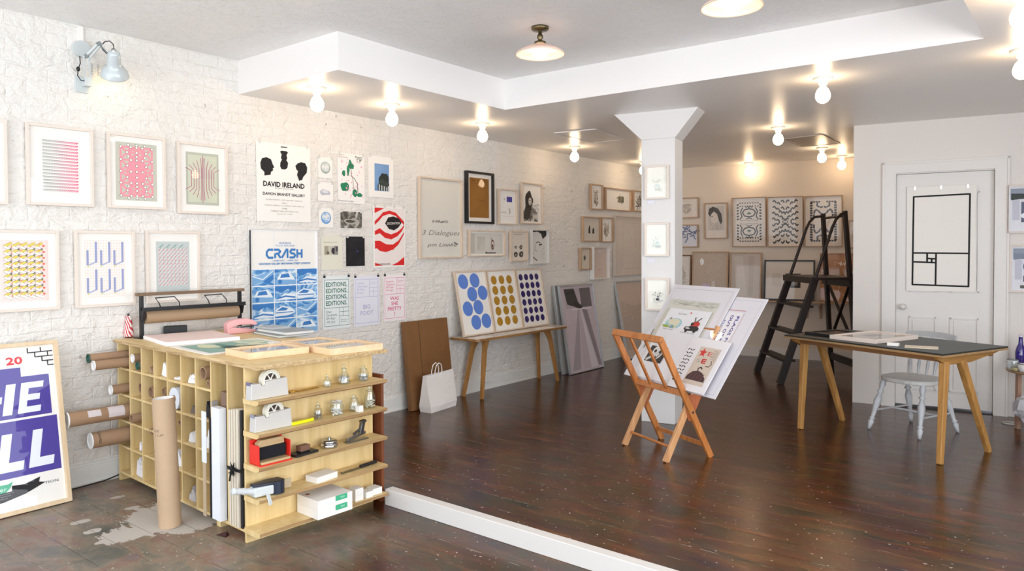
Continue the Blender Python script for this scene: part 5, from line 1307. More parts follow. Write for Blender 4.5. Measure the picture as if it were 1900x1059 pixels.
# tall strips in the slots
def strip(name, label, cat, a, wd, h, col, b=-.01, dep=.03, z=.0635, rz=0, m_=None):
    p = kw(a, b, z); o = MB().box(-wd/2, 0, 0, wd/2, dep, h).build(name, m_ or pm(col, .6), loc=p, rot=(0, 0, KR+rz)); return tag(o, label, cat)
strip('white_board', 'tall white board standing in the left tall slot', 'board', .235, .082, .56, '#e4e7ec', b=-.030, dep=.035, z=.03+.034)
strip('mirror_board', 'brown board edge showing above the tall white board', 'board', .233, .080, .63, '#7f6655', b=.02, dep=.04)
strip('black_strip', 'long black strip beside the tall white board', 'strip', .292, .012, .50, '#1b1c20', b=-.03)
strip('pale_strip', 'long grey strip left of the black strip in the tall slot', 'strip', .308, .012, .58, '#9d968c', b=-.01)
strip('paper_sleeve', 'bluish white sleeve hanging out of the lowest hole beside the slots', 'paper', .352, .045, .26, '#e3e9f0', b=-.032, dep=.004, z=.33)
strip('card_strip', 'brown card strip standing at the slot divider below the white sleeve', 'card', .347, .030, .27, '#b8a488', b=-.034, dep=.004, z=.06)
for k in range(4):
    strip('batten', ('pale batten nearest the shelves, in the bundle tied with black ribbon', 'pale batten second from the shelves in the ribbon tied bundle', 'pale batten third from the shelves in the ribbon tied bundle', 'pale batten farthest from the shelves in the ribbon tied bundle')[k], 'batten', .060 + k*.024, .017, .575 - .004*k, '#d8cdb9', b=-.012)['group'] = 'battens in the tall slot'
strip('black_batten', 'black batten beside the counter end panel', 'batten', .034, .016, .57, '#24211f', b=-.006)
p = kw(.085, -.030, .345); t = thing('ribbon_bow', 'black ribbon bow tied round the bundle of battens', 'ribbon', p, (0, 0, KR)); rg = random.Random(5); m = MB()
for _ in range(22):
    an = rg.random()*6.28; l = rg.uniform(.02, .045); m.bar((0, rg.uniform(0, .012), 0), (l*math.cos(an), rg.uniform(-.012, .01), l*.8*math.sin(an)), .010, .003, w1=.002)
m.bar((0, 0, 0), (.075, .004, .012), .006, .003, w1=.002); m.bar((0, 0, 0), (-.02, .002, -.06), .008, .003); m.build('ribbon_loops', BLACK, t)
m = MB(); m.box(-.055, .010, -.007, .062, .014, .007); m.build('ribbon_band', BLACK, t)

# standing mailing tube
p = fl(312, 970); p = V((1.055, 1.842, 0)); q = V((.0, -.006, .655))
t = thing('standing_tube', 'tall brown mailing tube standing on the floor before the counter', 'mailing tube', p, (R(1.2), R(-2.2), 0))
MB().pipe((0, 0, 0), (0, 0, .655), .054, .004, 40).build('tube_wall', KRAFTL, t); MB().lathe([(0, .640), (.049, .640), (.050, .648), (.0485, .655)], n=36).build('end_cap', CAPW, t)
a_ = Art(.08, .05); a_.text('DIE', .45, .75, .4, .22, '#6b5a4a', shear=.1); a_.text('1 UP', .6, .3, .6, .22, '#6b5a4a', shear=.1)
o = a_.build('handwriting', t)
for v in o.data.vertices:
    an = R(-68) + (v.co.x-.04)/.0545; v.co = V((.0545*math.cos(an), .0545*math.sin(an), .46 + v.co.z))

# cable on the floor by the brick wall
m = MB(); m.tube([(.045, 1.62, .008), (.05, 1.8, .006), (.055, 1.95, .012), (.05, 2.05, .03), (.06, 2.12, .07)], .004, 6); tag(m.build('power_cable', BLACK), 'black cable along the foot of the brick wall left of the counter', 'cable')

# ================================================================== WALL LAMP
LG2 = pm('#c9cfcf', .3, var=.03)
def wq(px, py, x): return vpl(px, py, V((x, 0, 0)), V((1, 0, 0)))
o_ = wq(150, 158, 0)
t = thing('wall_lamp', 'pale grey jointed lamp on the brick wall, bell shade turned down', 'wall lamp', (0, o_.y, o_.z))
def wl(px, py, x): q = wq(px, py, x); return (q.x, q.y - o_.y, q.z - o_.z)
m = MB(); q = wl(148, 92, .0); m.cyl((.0, q[1], q[2]), (.035, q[1], q[2]), .048, 28); m.build('round_box', LG2, t, bev=.003)
m = MB(); z1 = ZC - o_.z - .01; m.box(.0, q[1]-.012, q[2]+.04, .022, q[1]+.012, z1); m.build('conduit', WHITE, t)
m = MB(); b0 = wl(150, 158, .0); m.box(.0, b0[1]-.035, b0[2]-.045, .012, b0[1]+.035, b0[2]+.05); m.box(.0, b0[1]+.0, b0[2]-.01, .06, b0[1]+.04, b0[2]+.045); m.build('bracket', LG2, t, bev=.002)
A0 = V((.05, b0[1]+.02, b0[2]+.04)); A1 = V(wl(160, 104, .14)); A2 = V(wl(183, 81, .20)); A3 = V(wl(199, 99, .20))
m = MB()
for dy in (-.014, .014): m.bar(A0 + V((0, dy, 0)), A1 + V((0, dy, 0)), .010, .010)
m.build('lower_arm', LG2, t)
m = MB()
for dy in (-.006, .030): m.tube([A0 + V((.0, dy+.03, .02)) + V((.006*math.cos(q*1.3), .006*math.sin(q*1.3), q*.0022)) for q in range(34)], .0016, 5)
m.build('spring', CHROME, t)
m = MB(); m.bar(A1, A2, .014, .010); m.bar(A1 + V((0, .01, -.02)), A2 + V((0, .01, -.01)), .008, .008); m.build('upper_arm', LG2, t)
m = MB(); m.bar(A2, A3, .010, .008); m.cyl(A2 - V((.012, 0, 0)), A2 + V((.012, 0, 0)), .012, 12); m.cyl(A1 - V((.012, 0, 0)), A1 + V((.012, 0, 0)), .012, 12); m.build('joint', pm('#8d9494', .4, .5), t)
s0 = V(wl(211, 97, .22)); s1 = V(wl(213, 140, .13)); ax = (s1 - s0); Ls = ax.length
m = MB(); pr = [(.010, -.012), (.020, -.008), (.030, .0), (.034, .01), (.038, Ls*.40), (.040, Ls*.56), (.055, Ls*.66), (.072, Ls*.82), (.078, Ls*.97), (.079, Ls)]
m.lathe(pr + [(r-.0025, z) for r, z in pr[::-1] if z > .0], s0, ax, 32); m.build('shade', pm('#c3cbcc', .25, var=.02, coat=.4), t)
m = MB(); m.lathe([(0, -.02), (.012, -.02), (.014, -.008)], s0, ax, 14); m.build('shade_cap', CHROME, t)
m = MB(); m.lathe([(.012, Ls*.35), (.014, Ls*.5), (.027, Ls*.66), (.030, Ls*.78), (.024, Ls*.90), (0, Ls*.95)], s0, ax, 18); m.build('globe', emit('lamp_bulb', (1.0, .78, .46, 1), 11.0), t)
m = MB(); pc = [V(wl(*q)) for q in ((190, 82, .2), (195, 77, .2), (203, 76, .2), (210, 82, .2), (212, 92, .2))]; m.tube(pc, .003, 6); m.tube([V(wl(*q)) for q in ((186, 80, .2), (191, 92, .2), (199, 100, .2))], .004, 6)
m.tube([V(wl(*q)) for q in ((148, 104, .03), (149, 118, .04), (145, 128, .04), (144, 140, .04), (150, 149, .05), (156, 150, .05))], .003, 6); q = V(wl(145, 128, .04)); m.ball(q, .011, 10, 1.4, 6)
m.build('cable', BLACK, t)

# ================================================================== COLUMN PRINTS
CN = -cn
def a_sk(seed, col, dark=False):
    def f(a):
        rg = random.Random(seed); a.rect(0, 0, 1, 1, '#f4f4ea'); a.up()
        a.blob(.5, .34, .16, .10, '#e3ebe4' if not dark else '#eeeee6', seed); a.up(); a.strokes(.30, .22, .68, .58, 26, .09, .012, col, seed); a.strokes(.3, .2, .72, .3, 6, .2, .01, '#8a8d86', seed, 0)
        if dark: a.up(); a.rect(.42, .28, .58, .36, '#22252a'); a.rect(.48, .38, .56, .44, '#3b4149'); a.strokes(.25, .44, .8, .56, 9, .03, .03, '#30353c', seed)
    return f
gc = 'small framed drawings on the column'
def colpic(c, label, art, plane=(Pc, CN), depth=.03, name='framed_drawing', **k):
    o, w, h, rz = rect_on(plane[0] + plane[1]*depth, plane[1], *c); o = o - plane[1]*(depth-.003)
    return picture(name, label, o, w, h, rz, art, depth=depth-.003, **k)
kk = dict(fmat=ASHW, fw=.014, group=gc, mount=.04)
colpic(((1196, 306.6), (1240.4, 306), (1196.9, 369.3), (1240.6, 368.5)), 'small framed pencil drawing, topmost on the column', a_sk(3, '#9aa39a'), **kk)
colpic(((1195.3, 413.3), (1240.7, 412.7), (1196, 475.5), (1241, 475)), 'small framed drawing with blue green marks, middle of the column', a_sk(9, '#7fb3b4'), **kk)
colpic(((1196.6, 516), (1241.9, 515.4), (1198, 577), (1241, 576)), 'small framed drawing with black dots, lowest on the column', a_sk(5, '#8d9a96', True), **kk)
for px, py, l in ((1202, 372, 'tiny pale caption card under the topmost column drawing'), (1202, 480, 'tiny pale caption card under the middle column drawing')):
    q = vpl(px, py, Pc + CN*.002, CN); o = MB().box(0, -.001, 0, .055, 0, .026).build('caption_card', pm('#e6e3ee', .7), loc=q + V((0, 0, -.026)), rot=(0, 0, math.atan2(cdx.y, cdx.x))); tag(o, l, 'label card')

# ================================================================== REAR WALL
RB = (WB, BN)
gb_ = 'framed pictures on the rear wall'
kr = dict(plane=RB, depth=.035, name='framed_picture', fmat=BROWNF, fw=.016, group=gb_, lean=R(3.2))
def a_dim(seed, col='#8a837a'):
    def f(a): a.rect(0, 0, 1, 1, '#e2d9cf'); a.up(); a.blob(.45, .5, .25, .25, '#cdc3b8', seed); a.up(); a.strokes(.2, .3, .7, .7, 24, .14, .02, col, seed)
    return f
colpic(((1252, 366), (1296.5, 366.7), (1252, 405), (1296.5, 404)), 'small framed sketch just right of the column, upper one', a_dim(3), **kr)
def a_bl(a): a.rect(0, 0, 1, 1, '#dcdbe2'); a.up(); a.strokes(.3, .3, .95, .9, 30, .2, .05, '#6d7897', 8)
colpic(((1252, 416), (1295.6, 416.7), (1252, 459), (1295.6, 459.2)), 'small framed blue grey print just right of the column, lower one', a_bl, **kr)
def a_port(a):
    a.rect(0, 0, 1, 1, '#e4dad0'); a.up(); a.rect(.12, .22, .88, .93, '#cfc5bb'); a.up()
    a.poly([(.12, .72), (.18, .86), (.36, .92), (.60, .86), (.76, .70), (.80, .48), (.72, .38), (.64, .50), (.56, .70), (.40, .78), (.28, .70), (.22, .62)], '#4a443f'); a.up(); a.blob(.42, .58, .18, .16, '#ddd2c8', 4, 20, .08); a.up()
    a.line([(.28, .62), (.36, .63)], .03, '#5c554e'); a.line([(.56, .36), (.52, .24)], .02, '#77706a'); a.strokes(.15, .25, .8, .45, 14, .1, .015, '#a69c92', 3)
colpic(((1306.7, 375.7), (1350.6, 375.7), (1307, 442.8), (1350, 442.8)), 'framed portrait drawing of a person with dark hair on the rear wall', a_port, **kr)
INKB = '#34312f'
def sym(a, fn):
    for sx in (1, -1):
        for sy in (1, -1): fn(lambda x, y: (.5 + sx*(x-.5), .5 + sy*(y-.5)))
def a_orn1(a):
    a.rect(0, 0, 1, 1, '#e6ddd4'); a.up()
    def f(p):
        for y in (.54, .60, .66, .72, .78, .84): a.poly([p(.12, y), p(.18, y+.01), p(.18, y+.045), p(.12, y+.035)], INKB)
        for x in (.20, .28, .36, .44): a.poly([p(x, .88), p(x+.05, .90), p(x+.05, .915), p(x, .905)], INKB); a.poly([p(x, .82), p(x+.03, .86), p(x+.045, .82)], INKB)
        a.line([p(.5, .78), p(.36, .76), (p(.30, .70)), p(.36, .63), p(.5, .61)], .036, INKB); a.line([p(.22, .56), p(.28, .62), p(.24, .72), p(.30, .80)], .034, INKB); a.line([p(.40, .80), p(.46, .84), p(.5, .80)], .03, INKB); a.line([p(.42, .57), p(.5, .585)], .026, INKB); a.poly([p(.42, .67), p(.5, .72), p(.5, .66)], '#5c7a72')
        a.line([p(.22, .53), p(.40, .545), p(.5, .53)], .012, '#7a736c')
    sym(a, f)
def a_orn2(a):
    a.rect(0, 0, 1, 1, '#e6ddd4'); a.up()
    def f(p):
        for x, y in ((.18, .92), (.30, .88), (.42, .92), (.18, .80), (.28, .76), (.42, .78), (.16, .68), (.26, .64), (.36, .70), (.16, .56), (.28, .53), (.38, .60), (.46, .68), (.44, .55)):
            a.line([p(x-.035, y), p(x, y+.024), p(x+.035, y), p(x+.05, y-.026)], .040, INKB)
        a.line([p(.42, .50), p(.5, .56)], .02, INKB)
    sym(a, f)
def a_orn3(a):
    a.rect(0, 0, 1, 1, '#e6ddd4'); a.up(); Bk = '#3d4250'
    def f(p):
        for i in range(7): x = .17 + i*.0; y = .55 + i*.05; a.poly([p(.13, y), p(.20, y), p(.20, y+.038), p(.13, y+.038)], Bk)
        for x in (.15, .22, .29, .36): a.poly([p(x, .88), p(x+.055, .88), p(x+.055, .91), p(x, .91)], Bk)
        pts = [(.24, .56), (.24, .66), (.28, .74), (.36, .72), (.42, .66), (.5, .64)]
        for q, r in zip(pts, pts[1:]): a.line([p(*(q[0]+(r[0]-q[0])*.1, q[1]+(r[1]-q[1])*.1)), p(*(q[0]+(r[0]-q[0])*.75, q[1]+(r[1]-q[1])*.75))], .05, Bk)
        pts = [(.34, .87), (.32, .82), (.42, .78), (.5, .80)]
        for q, r in zip(pts, pts[1:]): a.line([p(*q), p(*(q[0]+(r[0]-q[0])*.7, q[1]+(r[1]-q[1])*.7))], .045, Bk)
    sym(a, f)
ko = dict(kr); ko['fw'] = .012
colpic(((1358.5, 366), (1422.3, 365.5), (1358.5, 457.7), (1421.5, 457.7)), 'large framed ornament print with two eye shapes, left of three', a_orn1, **ko)
colpic(((1423.8, 364.6), (1491, 363.7), (1423.8, 457.7), (1490.5, 457.7)), 'large framed ornament print of small black curls, middle of three', a_orn2, **ko)
colpic(((1492.6, 363.2), (1563.4, 361.7), (1492.6, 457.7), (1563.4, 457.7)), 'large framed ornament print behind the ladder top, right of three', a_orn3, **ko)
colpic(((1573.6, 408.5), (1600, 408), (1574, 461), (1600, 461)), 'small pale frame at the door wall corner, beside the ladder', a_dim(9, '#a09a90'), **kr)
# shelf with brackets, frames standing on it
zsh = vpl(1470, 557, *RB).z
sv = vpl(1500, 560, *RB); s_ = lambda px, py=500: (vpl(px, py, *RB) - WB).dot(BD)
sx0, sx1 = s_(1262), 1.75
root = WB + BD*sx0; rzb = math.atan2(BD.y, BD.x)
t = thing('wall_shelf', 'tan wooden ledge on the rear wall carrying leaning frames', 'shelf', (root.x, root.y, zsh), (0, 0, rzb))
Ls = sx1 - sx0
MB().box(0, -.16, -.022, Ls, -.001, 0).build('shelf_board', BROWNF, t, bev=.002)
for px in (1498, 1523, 1400, 1300):
    x = s_(px, 570) - sx0; m = MB(); M = Matrix(((0, 0, 1, x-.012), (1, 0, 0, 0), (0, 1, 0, 0), (0, 0, 0, 1)))
    m.prism([(-.14, -.022), (-.001, -.022), (-.001, -.22), (-.02, -.21), (-.03, -.15), (-.06, -.10), (-.11, -.07), (-.14, -.05)], M, .024); m.build('shelf_bracket', BROWNF, t)
def onshelf(px0, px1, pyt, label, art, fmat, fw=.018, group='frames standing on the rear ledge', off=.09, **k):
    P_ = WB + BN*off; x0, x1 = [(vpl(p, 500, P_, BN) - WB).dot(BD) for p in (px0, px1)]; top = vpl((px0+px1)/2, pyt, WB + BN*.05, BN).z
    h = top - zsh; o = WB + BD*x0 + BN*off; o.z = zsh + .002
    return picture('framed_picture', label, o, x1-x0, h, rzb, art, depth=.022, fw=fw, fmat=fmat, lean=-math.atan2(off-.045, h), group=group, **k)
DKB = pm('#6b4c36', .45)
onshelf(1250, 1282, 473, 'brown edged frame on the ledge mostly hidden by the column', a_dim(2), DKB)
def a_tan(a): a.rect(0, 0, 1, 1, '#bfae9d'); a.up(); a.strokes(.2, .3, .9, .9, 40, .08, .008, '#a3917f', 3); a.blob(.25, .8, .07, .07, '#eef0f0', 4); a.rect(.28, .04, .5, .3, '#c9b8cf'); a.rect(.55, .0, .66, .35, '#d6cbc6')
onshelf(1284, 1350.6, 466.5, 'tan picture with scattered fine lines, first full frame on the ledge', a_tan, BROWNF)
def a_veil(a): a.rect(0, 0, 1, 1, '#c6bab0'); a.up(); a.poly([(.1, .95), (.4, .95), (.55, .05), (.2, .05)], '#cfc4bb'); a.poly([(.6, .95), (.8, .95), (.75, .05), (.6, .05)], '#bbaea4')
onshelf(1353.5, 1412.7, 468.5, 'pale veiled grey picture on the ledge left of the black frame', a_veil, BROWNF)
def a_blk(a): a.rect(0, 0, 1, 1, '#ddd2c7'); a.up(); a.rect(.14, .34, .34, .68, '#d0c5ba'); a.rect(.42, .30, .74, .68, '#2f2b29'); a.up(); a.rect(.44, .34, .58, .64, '#57504a'); a.circ(.62, .53, .03, '#d8a860'); a.blob(.62, .42, .07, .06, '#8b8279', 3)
onshelf(1417.6, 1511.6, 482.5, 'black framed picture on the ledge behind the ladder', a_blk, BLACK)
def a_copper(a): a.rect(0, 0, 1, 1, duo('copper_sheet', [(.3, '#a5744f'), (.7, '#bd8c68')], 5, 4)); a.up(); a.strokes(.1, .1, .9, .9, 16, .14, .012, '#e0c8b4', 6); a.scrawl(.5, .8, .7, .02, .06, '#efe2d4', 3, 10)
onshelf(1521, 1592, 470, 'copper brown picture with pale scratches on the ledge behind the ladder', a_copper, pm('#a9805f', .5), fw=.008)

# ================================================================== DOOR WALL
t0, w_, h_, rzd = rect_on(WD - BN*rec + BN*.012, BN, (1682.7, 348), (1813, 341.8), (1682, 539), (1809, 541.4))
t = thing('cloth_hanging', 'off white cloth with black ruled rectangles pinned on the door', 'textile', t0, (0, 0, rzd))
m = MB(); nx, nz = 20, 24; vs = []
def wav(x, z): return -.004*math.sin(x*3.1)*math.sin(z*2.2)*1.0 - (.006*math.sin(z*9) * max(0, (x-.90)/.1)) 
for j in range(nz+1):
    for i in range(nx+1): x = i/nx; z = j/nz; vs.append((x*w_ + .004*math.sin(z*7)*(x > .97), -.006 + wav(x, z), z*h_))
m.add(vs, [(j*(nx+1)+i, j*(nx+1)+i+1, (j+1)*(nx+1)+i+1, (j+1)*(nx+1)+i) for j in range(nz) for i in range(nx)], True)
m.build('cloth', pm('#eeeae3', .9, var=.04, scale=150, bump=.1), t)
a = Art(w_, h_); B_ = '#141416'; lw = .027
def seg(p, q, n=12):
    for i in range(n): a.line([(p[0]+(q[0]-p[0])*i/n, p[1]+(q[1]-p[1])*i/n), (p[0]+(q[0]-p[0])*(i+1)/n, p[1]+(q[1]-p[1])*(i+1)/n)], lw, B_)
for p, q in (((.09, .06), (.90, .05)), ((.90, .05), (.91, .915)), ((.91, .915), (.10, .905)), ((.10, .905), (.09, .06)), ((.10, .365), (.90, .36)), ((.435, .362), (.43, .055)), ((.095, .28), (.435, .272)), ((.305, .364), (.305, .275)), ((.305, .312), (.435, .308)), ((.372, .31), (.372, .274))): seg(p, q)
o = a.build('black_lines', t)
for v in o.data.vertices: v.co.y = -.0072 + wav(v.co.x/w_, v.co.z/h_)
for x in (.12, .5, .88):
    m = MB(); m.cyl((x*w_, -.004, h_-.02), (x*w_, -.016, h_-.02), .009, 12); m.box(x*w_-.006, -.012, h_-.01, x*w_+.006, .0, h_+.004); m.build('clip', CHROME, t)
def a_ref(seed, oval=False):  # mirrored reflections in the glass, painted as blue grey shapes
    def f(a):
        a.rect(0, 0, 1, 1, '#dfe0e6'); a.up(); a.rect(.06, .72, .9, .96, '#8f97a8'); a.rect(.12, .25, .35, .7, '#c3c3d0'); a.rect(.40, .2, .9, .66, '#565d74'); a.up(); a.poly([(.08, .70), (.5, .73), (.6, .77), (.5, .84), (.08, .85)], '#27302f' if not oval else '#7d8698'); a.blob(.6, .35, .2, .08, '#e9ecf2', seed)
        if oval: a.up(); a.circ(.55, .55, .22, '#d6dbe6', ry=.20); a.up(); a.circ(.55, .55, .15, '#3a4052', ry=.14); a.rect(.3, .05, .7, .12, '#55544f')
    return f
kd = dict(plane=(WD, BN), depth=.03, name='framed_picture', fmat=pm('#d9cdc3', .45, var=.06), fw=.016, group='pictures right of the door')
colpic(((1865.6, 344), (1935, 340), (1869, 431.5), (1937, 433)), 'framed blue grey picture right of the door, upper one', a_ref(3), **kd)
colpic(((1871.6, 454.7), (1937, 453), (1873, 541.4), (1938, 544)), 'framed blue grey picture right of the door, lower one', a_ref(5, True), **kd)

# ================================================================== STEP LADDER
LF1 = fl(1404, 690); LF2 = fl(1447, 712); lt = (LF2 - LF1); lt.normalize(); lnn = V((-lt.y, lt.x, 0))
rzl = math.atan2(lt.y, lt.x)
t = thing('step_ladder', 'dark brown wooden platform ladder standing by the rear wall ledge', 'ladder', LF1, (0, 0, rzl))
LWd = .734
fa = lambda z: (.055*z/1.77, .330*z, z); fb = lambda z: (LWd + .0*z, .330*z - .0, z)
ra = lambda z: (.086 - .010*z/1.77, .8125 - .10*z/1.77, z); rb = lambda z: (LWd + .02 - .06*z/1.77, .80 - .12*z/1.77, z)
for f in (fa, fb):
    m = MB(); m.bar(f(0), f(1.10), .045, .070, V((0, 1, 0))); m.build('front_stile', DARKW, t, bev=.003)
    m = MB(); g = ra if f is fa else rb
    m.tube([f(1.08), f(1.35), f(1.62), V(f(1.70)) + V((0, .01, 0)), V(f(1.755)) + V((0, .045, .0)), V(g(1.765)) + V((0, .0, 0))], [.017, .016, .015, .015, .015, .015], 10); m.build('handrail', DARKW, t)
    m = MB(); m.bar(g(0), g(1.79), .050, .045, V((0, 1, 0)), .045, .04); m.build('rear_post', DARKW, t, bev=.003)
for z in (.24, .52, .80):
    m = MB(); p, q = V(fa(z)), V(fb(z)); m.hexa([p + V((0, -.05, -.012)), q + V((0, -.05, -.012)), q + V((0, .08, -.012)), p + V((0, .08, -.012))], [p + V((0, -.05, .012)), q + V((0, -.05, .012)), q + V((0, .08, .012)), p + V((0, .08, .012))]); m.build('step', DARKW, t)
m = MB(); m.box(-.02, .30, 1.075, LWd+.06, .80, 1.105); m.box(-.02, .30, 1.04, LWd+.06, .33, 1.075); m.box(-.02, .74, 1.0, LWd+.06, .775, 1.075); m.build('platform', DARKW, t, bev=.002)
m = MB(); p, q = V(ra(.20)), V(rb(.20)); m.bar(p, q, .03, .075); m.build('lower_rail', DARKW, t)
m = MB(); m.bar(V(ra(1.0)) + V((0, .02, 0)), V(rb(.30)) + V((0, .02, 0)), .028, .018); m.bar(V(rb(1.0)) - V((0, .02, 0)), V(ra(.30)) - V((0, .02, 0)), .028, .018); m.build('cross_brace', DARKW, t)
m = MB(); m.tube([V(ra(1.74)), V(rb(1.74))], .014, 8); m.build('top_rail', DARKW, t)

# ================================================================== BROWSER RACK WITH PRINTS
S1 = fl(1228, 813); S2 = fl(1320, 847); ru = V((.8927, -.4507, 0)).normalized(); rv = V((ru.y, -ru.x, 0))
rzr = math.atan2(ru.y, ru.x)
# local: x along the rack, y away from the camera (minus rv)
t = thing('print_rack', 'folding beech rack with slatted front, holding sleeved prints', 'rack', S1, (0, 0, rzr))
def L3(x, w, z): return V((x, -w, z))
RWd = .536
for x in (0, RWd):
    m = MB(); m.bar(L3(x, .0, 0), L3(x, .415, .812), .026, .042, V((0, 1, 0))); m.build('front_stile', BEECH, t, bev=.003)
x0, x1 = .030, .503
for x in (x0, x1):
    m = MB(); m.bar(L3(x, .350, 0), L3(x, -.10, .87), .026, .042, V((0, 1, 0))); m.build('back_leg', wood('pale_beech', '#c08a5c', '#dba877', 'z', 3, .4), t, bev=.003)
st_ = lambda z: .415*z/.812
m = MB(); m.bar(L3(-.013, st_(.812), .812), L3(RWd+.013, st_(.812), .812), .020, .045, V((0, .4, 1))); m.build('top_rail', BEECH, t, bev=.002)
m = MB(); m.bar(L3(0, st_(.455)-.005, .445), L3(RWd, st_(.455)-.005, .445), .022, .040, V((0, .4, 1))); m.build('bottom_rail', BEECH, t, bev=.002)
for x in (.18, .355):
    m = MB(); m.bar(L3(x, st_(.45), .45), L3(x, st_(.80), .80), .022, .014, V((0, 1, 0))); m.build('slat', BEECH, t)
for x in (.016, RWd-.018):
    m = MB(); M = Matrix(((0, 0, 1, x-.006), (-1, 0, 0, 0), (0, 1, 0, 0), (0, 0, 0, 1))); m.prism([(.215, .43), (.06, .43), (.155, .255), (.175, .26)], M, .012); m.build('gusset', wood('gusset_beech', '#a85d38', '#b96b44', 'z', 3, .45), t)
m = MB(); m.tube([L3(x0, .300, .09), L3(x1, .300, .09)], .010, 8); m.build('front_rail', BEECH, t)
m = MB(); m.bar(L3(0, .045, .085), L3(RWd, .045, .085), .014, .028); m.build('back_rail', BEECH, t)
m = MB(); m.bar(L3(x0, -.085, .84), L3(x1, -.085, .84), .020, .035, V((0, -.6, 1))); m.build('rear_top_rail', BEECH, t, bev=.002)
m = MB()
for x in (-.016, RWd+.016): m.cyl(L3(x-.004, .165, .32), L3(x+.004, .165, .32), .009, 12)
m.build('pivot_bolt', CHROME, t)
# sheets: plane leaning back from the bottom rail
PB = S1 + rv*.188; PB.z = .452
pdir = (rv*-.585 + V((0, 0, .811))).normalized(); pnor = ru.cross(pdir); pnor = pnor if pnor.dot(CAM - PB) > 0 else -pnor
def rp(px, py, off):
    q = vpl(px, py, PB + pnor*off, pnor) - PB; return q.dot(ru), q.dot(pdir)
leanr = -math.asin(.585)
def rsheet(name, label, off, x0, x1, s0, s1, art, th=.004, paper=None, border=None, group=None):
    o = PB + ru*x0 + pdir*s0 + pnor*off
    t = thing(name, label, 'print', o, (leanr, 0, rzr), group or 'sleeved prints in the rack'); w, h = x1-x0, s1-s0
    MB().box(0, -th, 0, w, 0, h).build('backing_board', paper or pm('#e6e4ea', .6, var=.02), t)
    a = Art(w, h); art(a); 
    if a.mb.v: a.build('printed_image', t, 0, -th-.0006, 0)
    y = -th - .0006 - (a.L+1)*.0007
    MB().add([(-.004, y, -.004), (w+.004, y, -.004), (w+.004, y, h+.004), (-.004, y, h+.004)], [(0, 1, 2, 3)]).build('clear_sleeve', glassmat('clear_sleeve', ior=1.5, boost=1.0), t)
    return t
def rx(*p): return rp(p[0], p[1], .01)
xa1, sa1 = rx(1429, 555); 
def a_flags(a):
    a.frame(.04, .03, .96, .97, .004, '#c9c9d2'); a.rect(.54, .30, .80, .84, '#f0eef2'); a.up(); P = '#4a4a9c'
    a.line([(.58, .86), (.84, .86)], .006, '#c06a78'); a.line([(.82, .84), (.82, .40)], .005, '#c9a4ac')
    a.text('FLAGS FOR', .765, .62, .36, .032, P, rot=-math.pi/2, bold=.002); a.text('OUT OF SPACE', .69, .60, .42, .032, P, rot=-math.pi/2, bold=.002); a.text('PICTURE', .625, .62, .26, .022, P, rot=-math.pi/2)
    a.blob(.86, .88, .04, .05, '#e3e3ea', 3)
rsheet('sleeved_print', 'large sleeved sheet with sideways violet words, rearmost on the rack right', .002, .05, xa1-.02, .0, sa1, a_flags)
xb0, sb0 = rp(1155, 698, .015); xb1, sb1 = rp(1373, 536, .015); xb0t, sb0t = rp(1255, 528, .015)
def a_map(a): a.frame(.05, .04, .95, .96, .004, '#b9b9bd'); a.rect(.07, .30, .86, .84, '#d9d8cf'); a.up(); a.strokes(.12, .78, .8, .82, 60, .1, .003, '#a9a89c', 3, 0); a.rect(.09, .32, .84, .74, duo('grey_green_map', [(.3, '#c9c7ba'), (.7, '#dad9cf')], 14, 4)); a.up(); a.poly([(.55, .33), (.6, .42), (.7, .44), (.78, .38), (.82, .32)], '#4d5f5a'); a.line([(.075, .3), (.075, .5)], .012, '#3a3c3c')
rsheet('sleeved_print', 'large sleeved grey green print behind the animal print, left on the rack', .016, (xb0+xb0t)/2, xb1, .0, (sb1+sb0t)/2, a_map)
xd0, sd1 = rp(1246, 572, .03); xd1, sd1b = rp(1321.6, 578.2, .03)
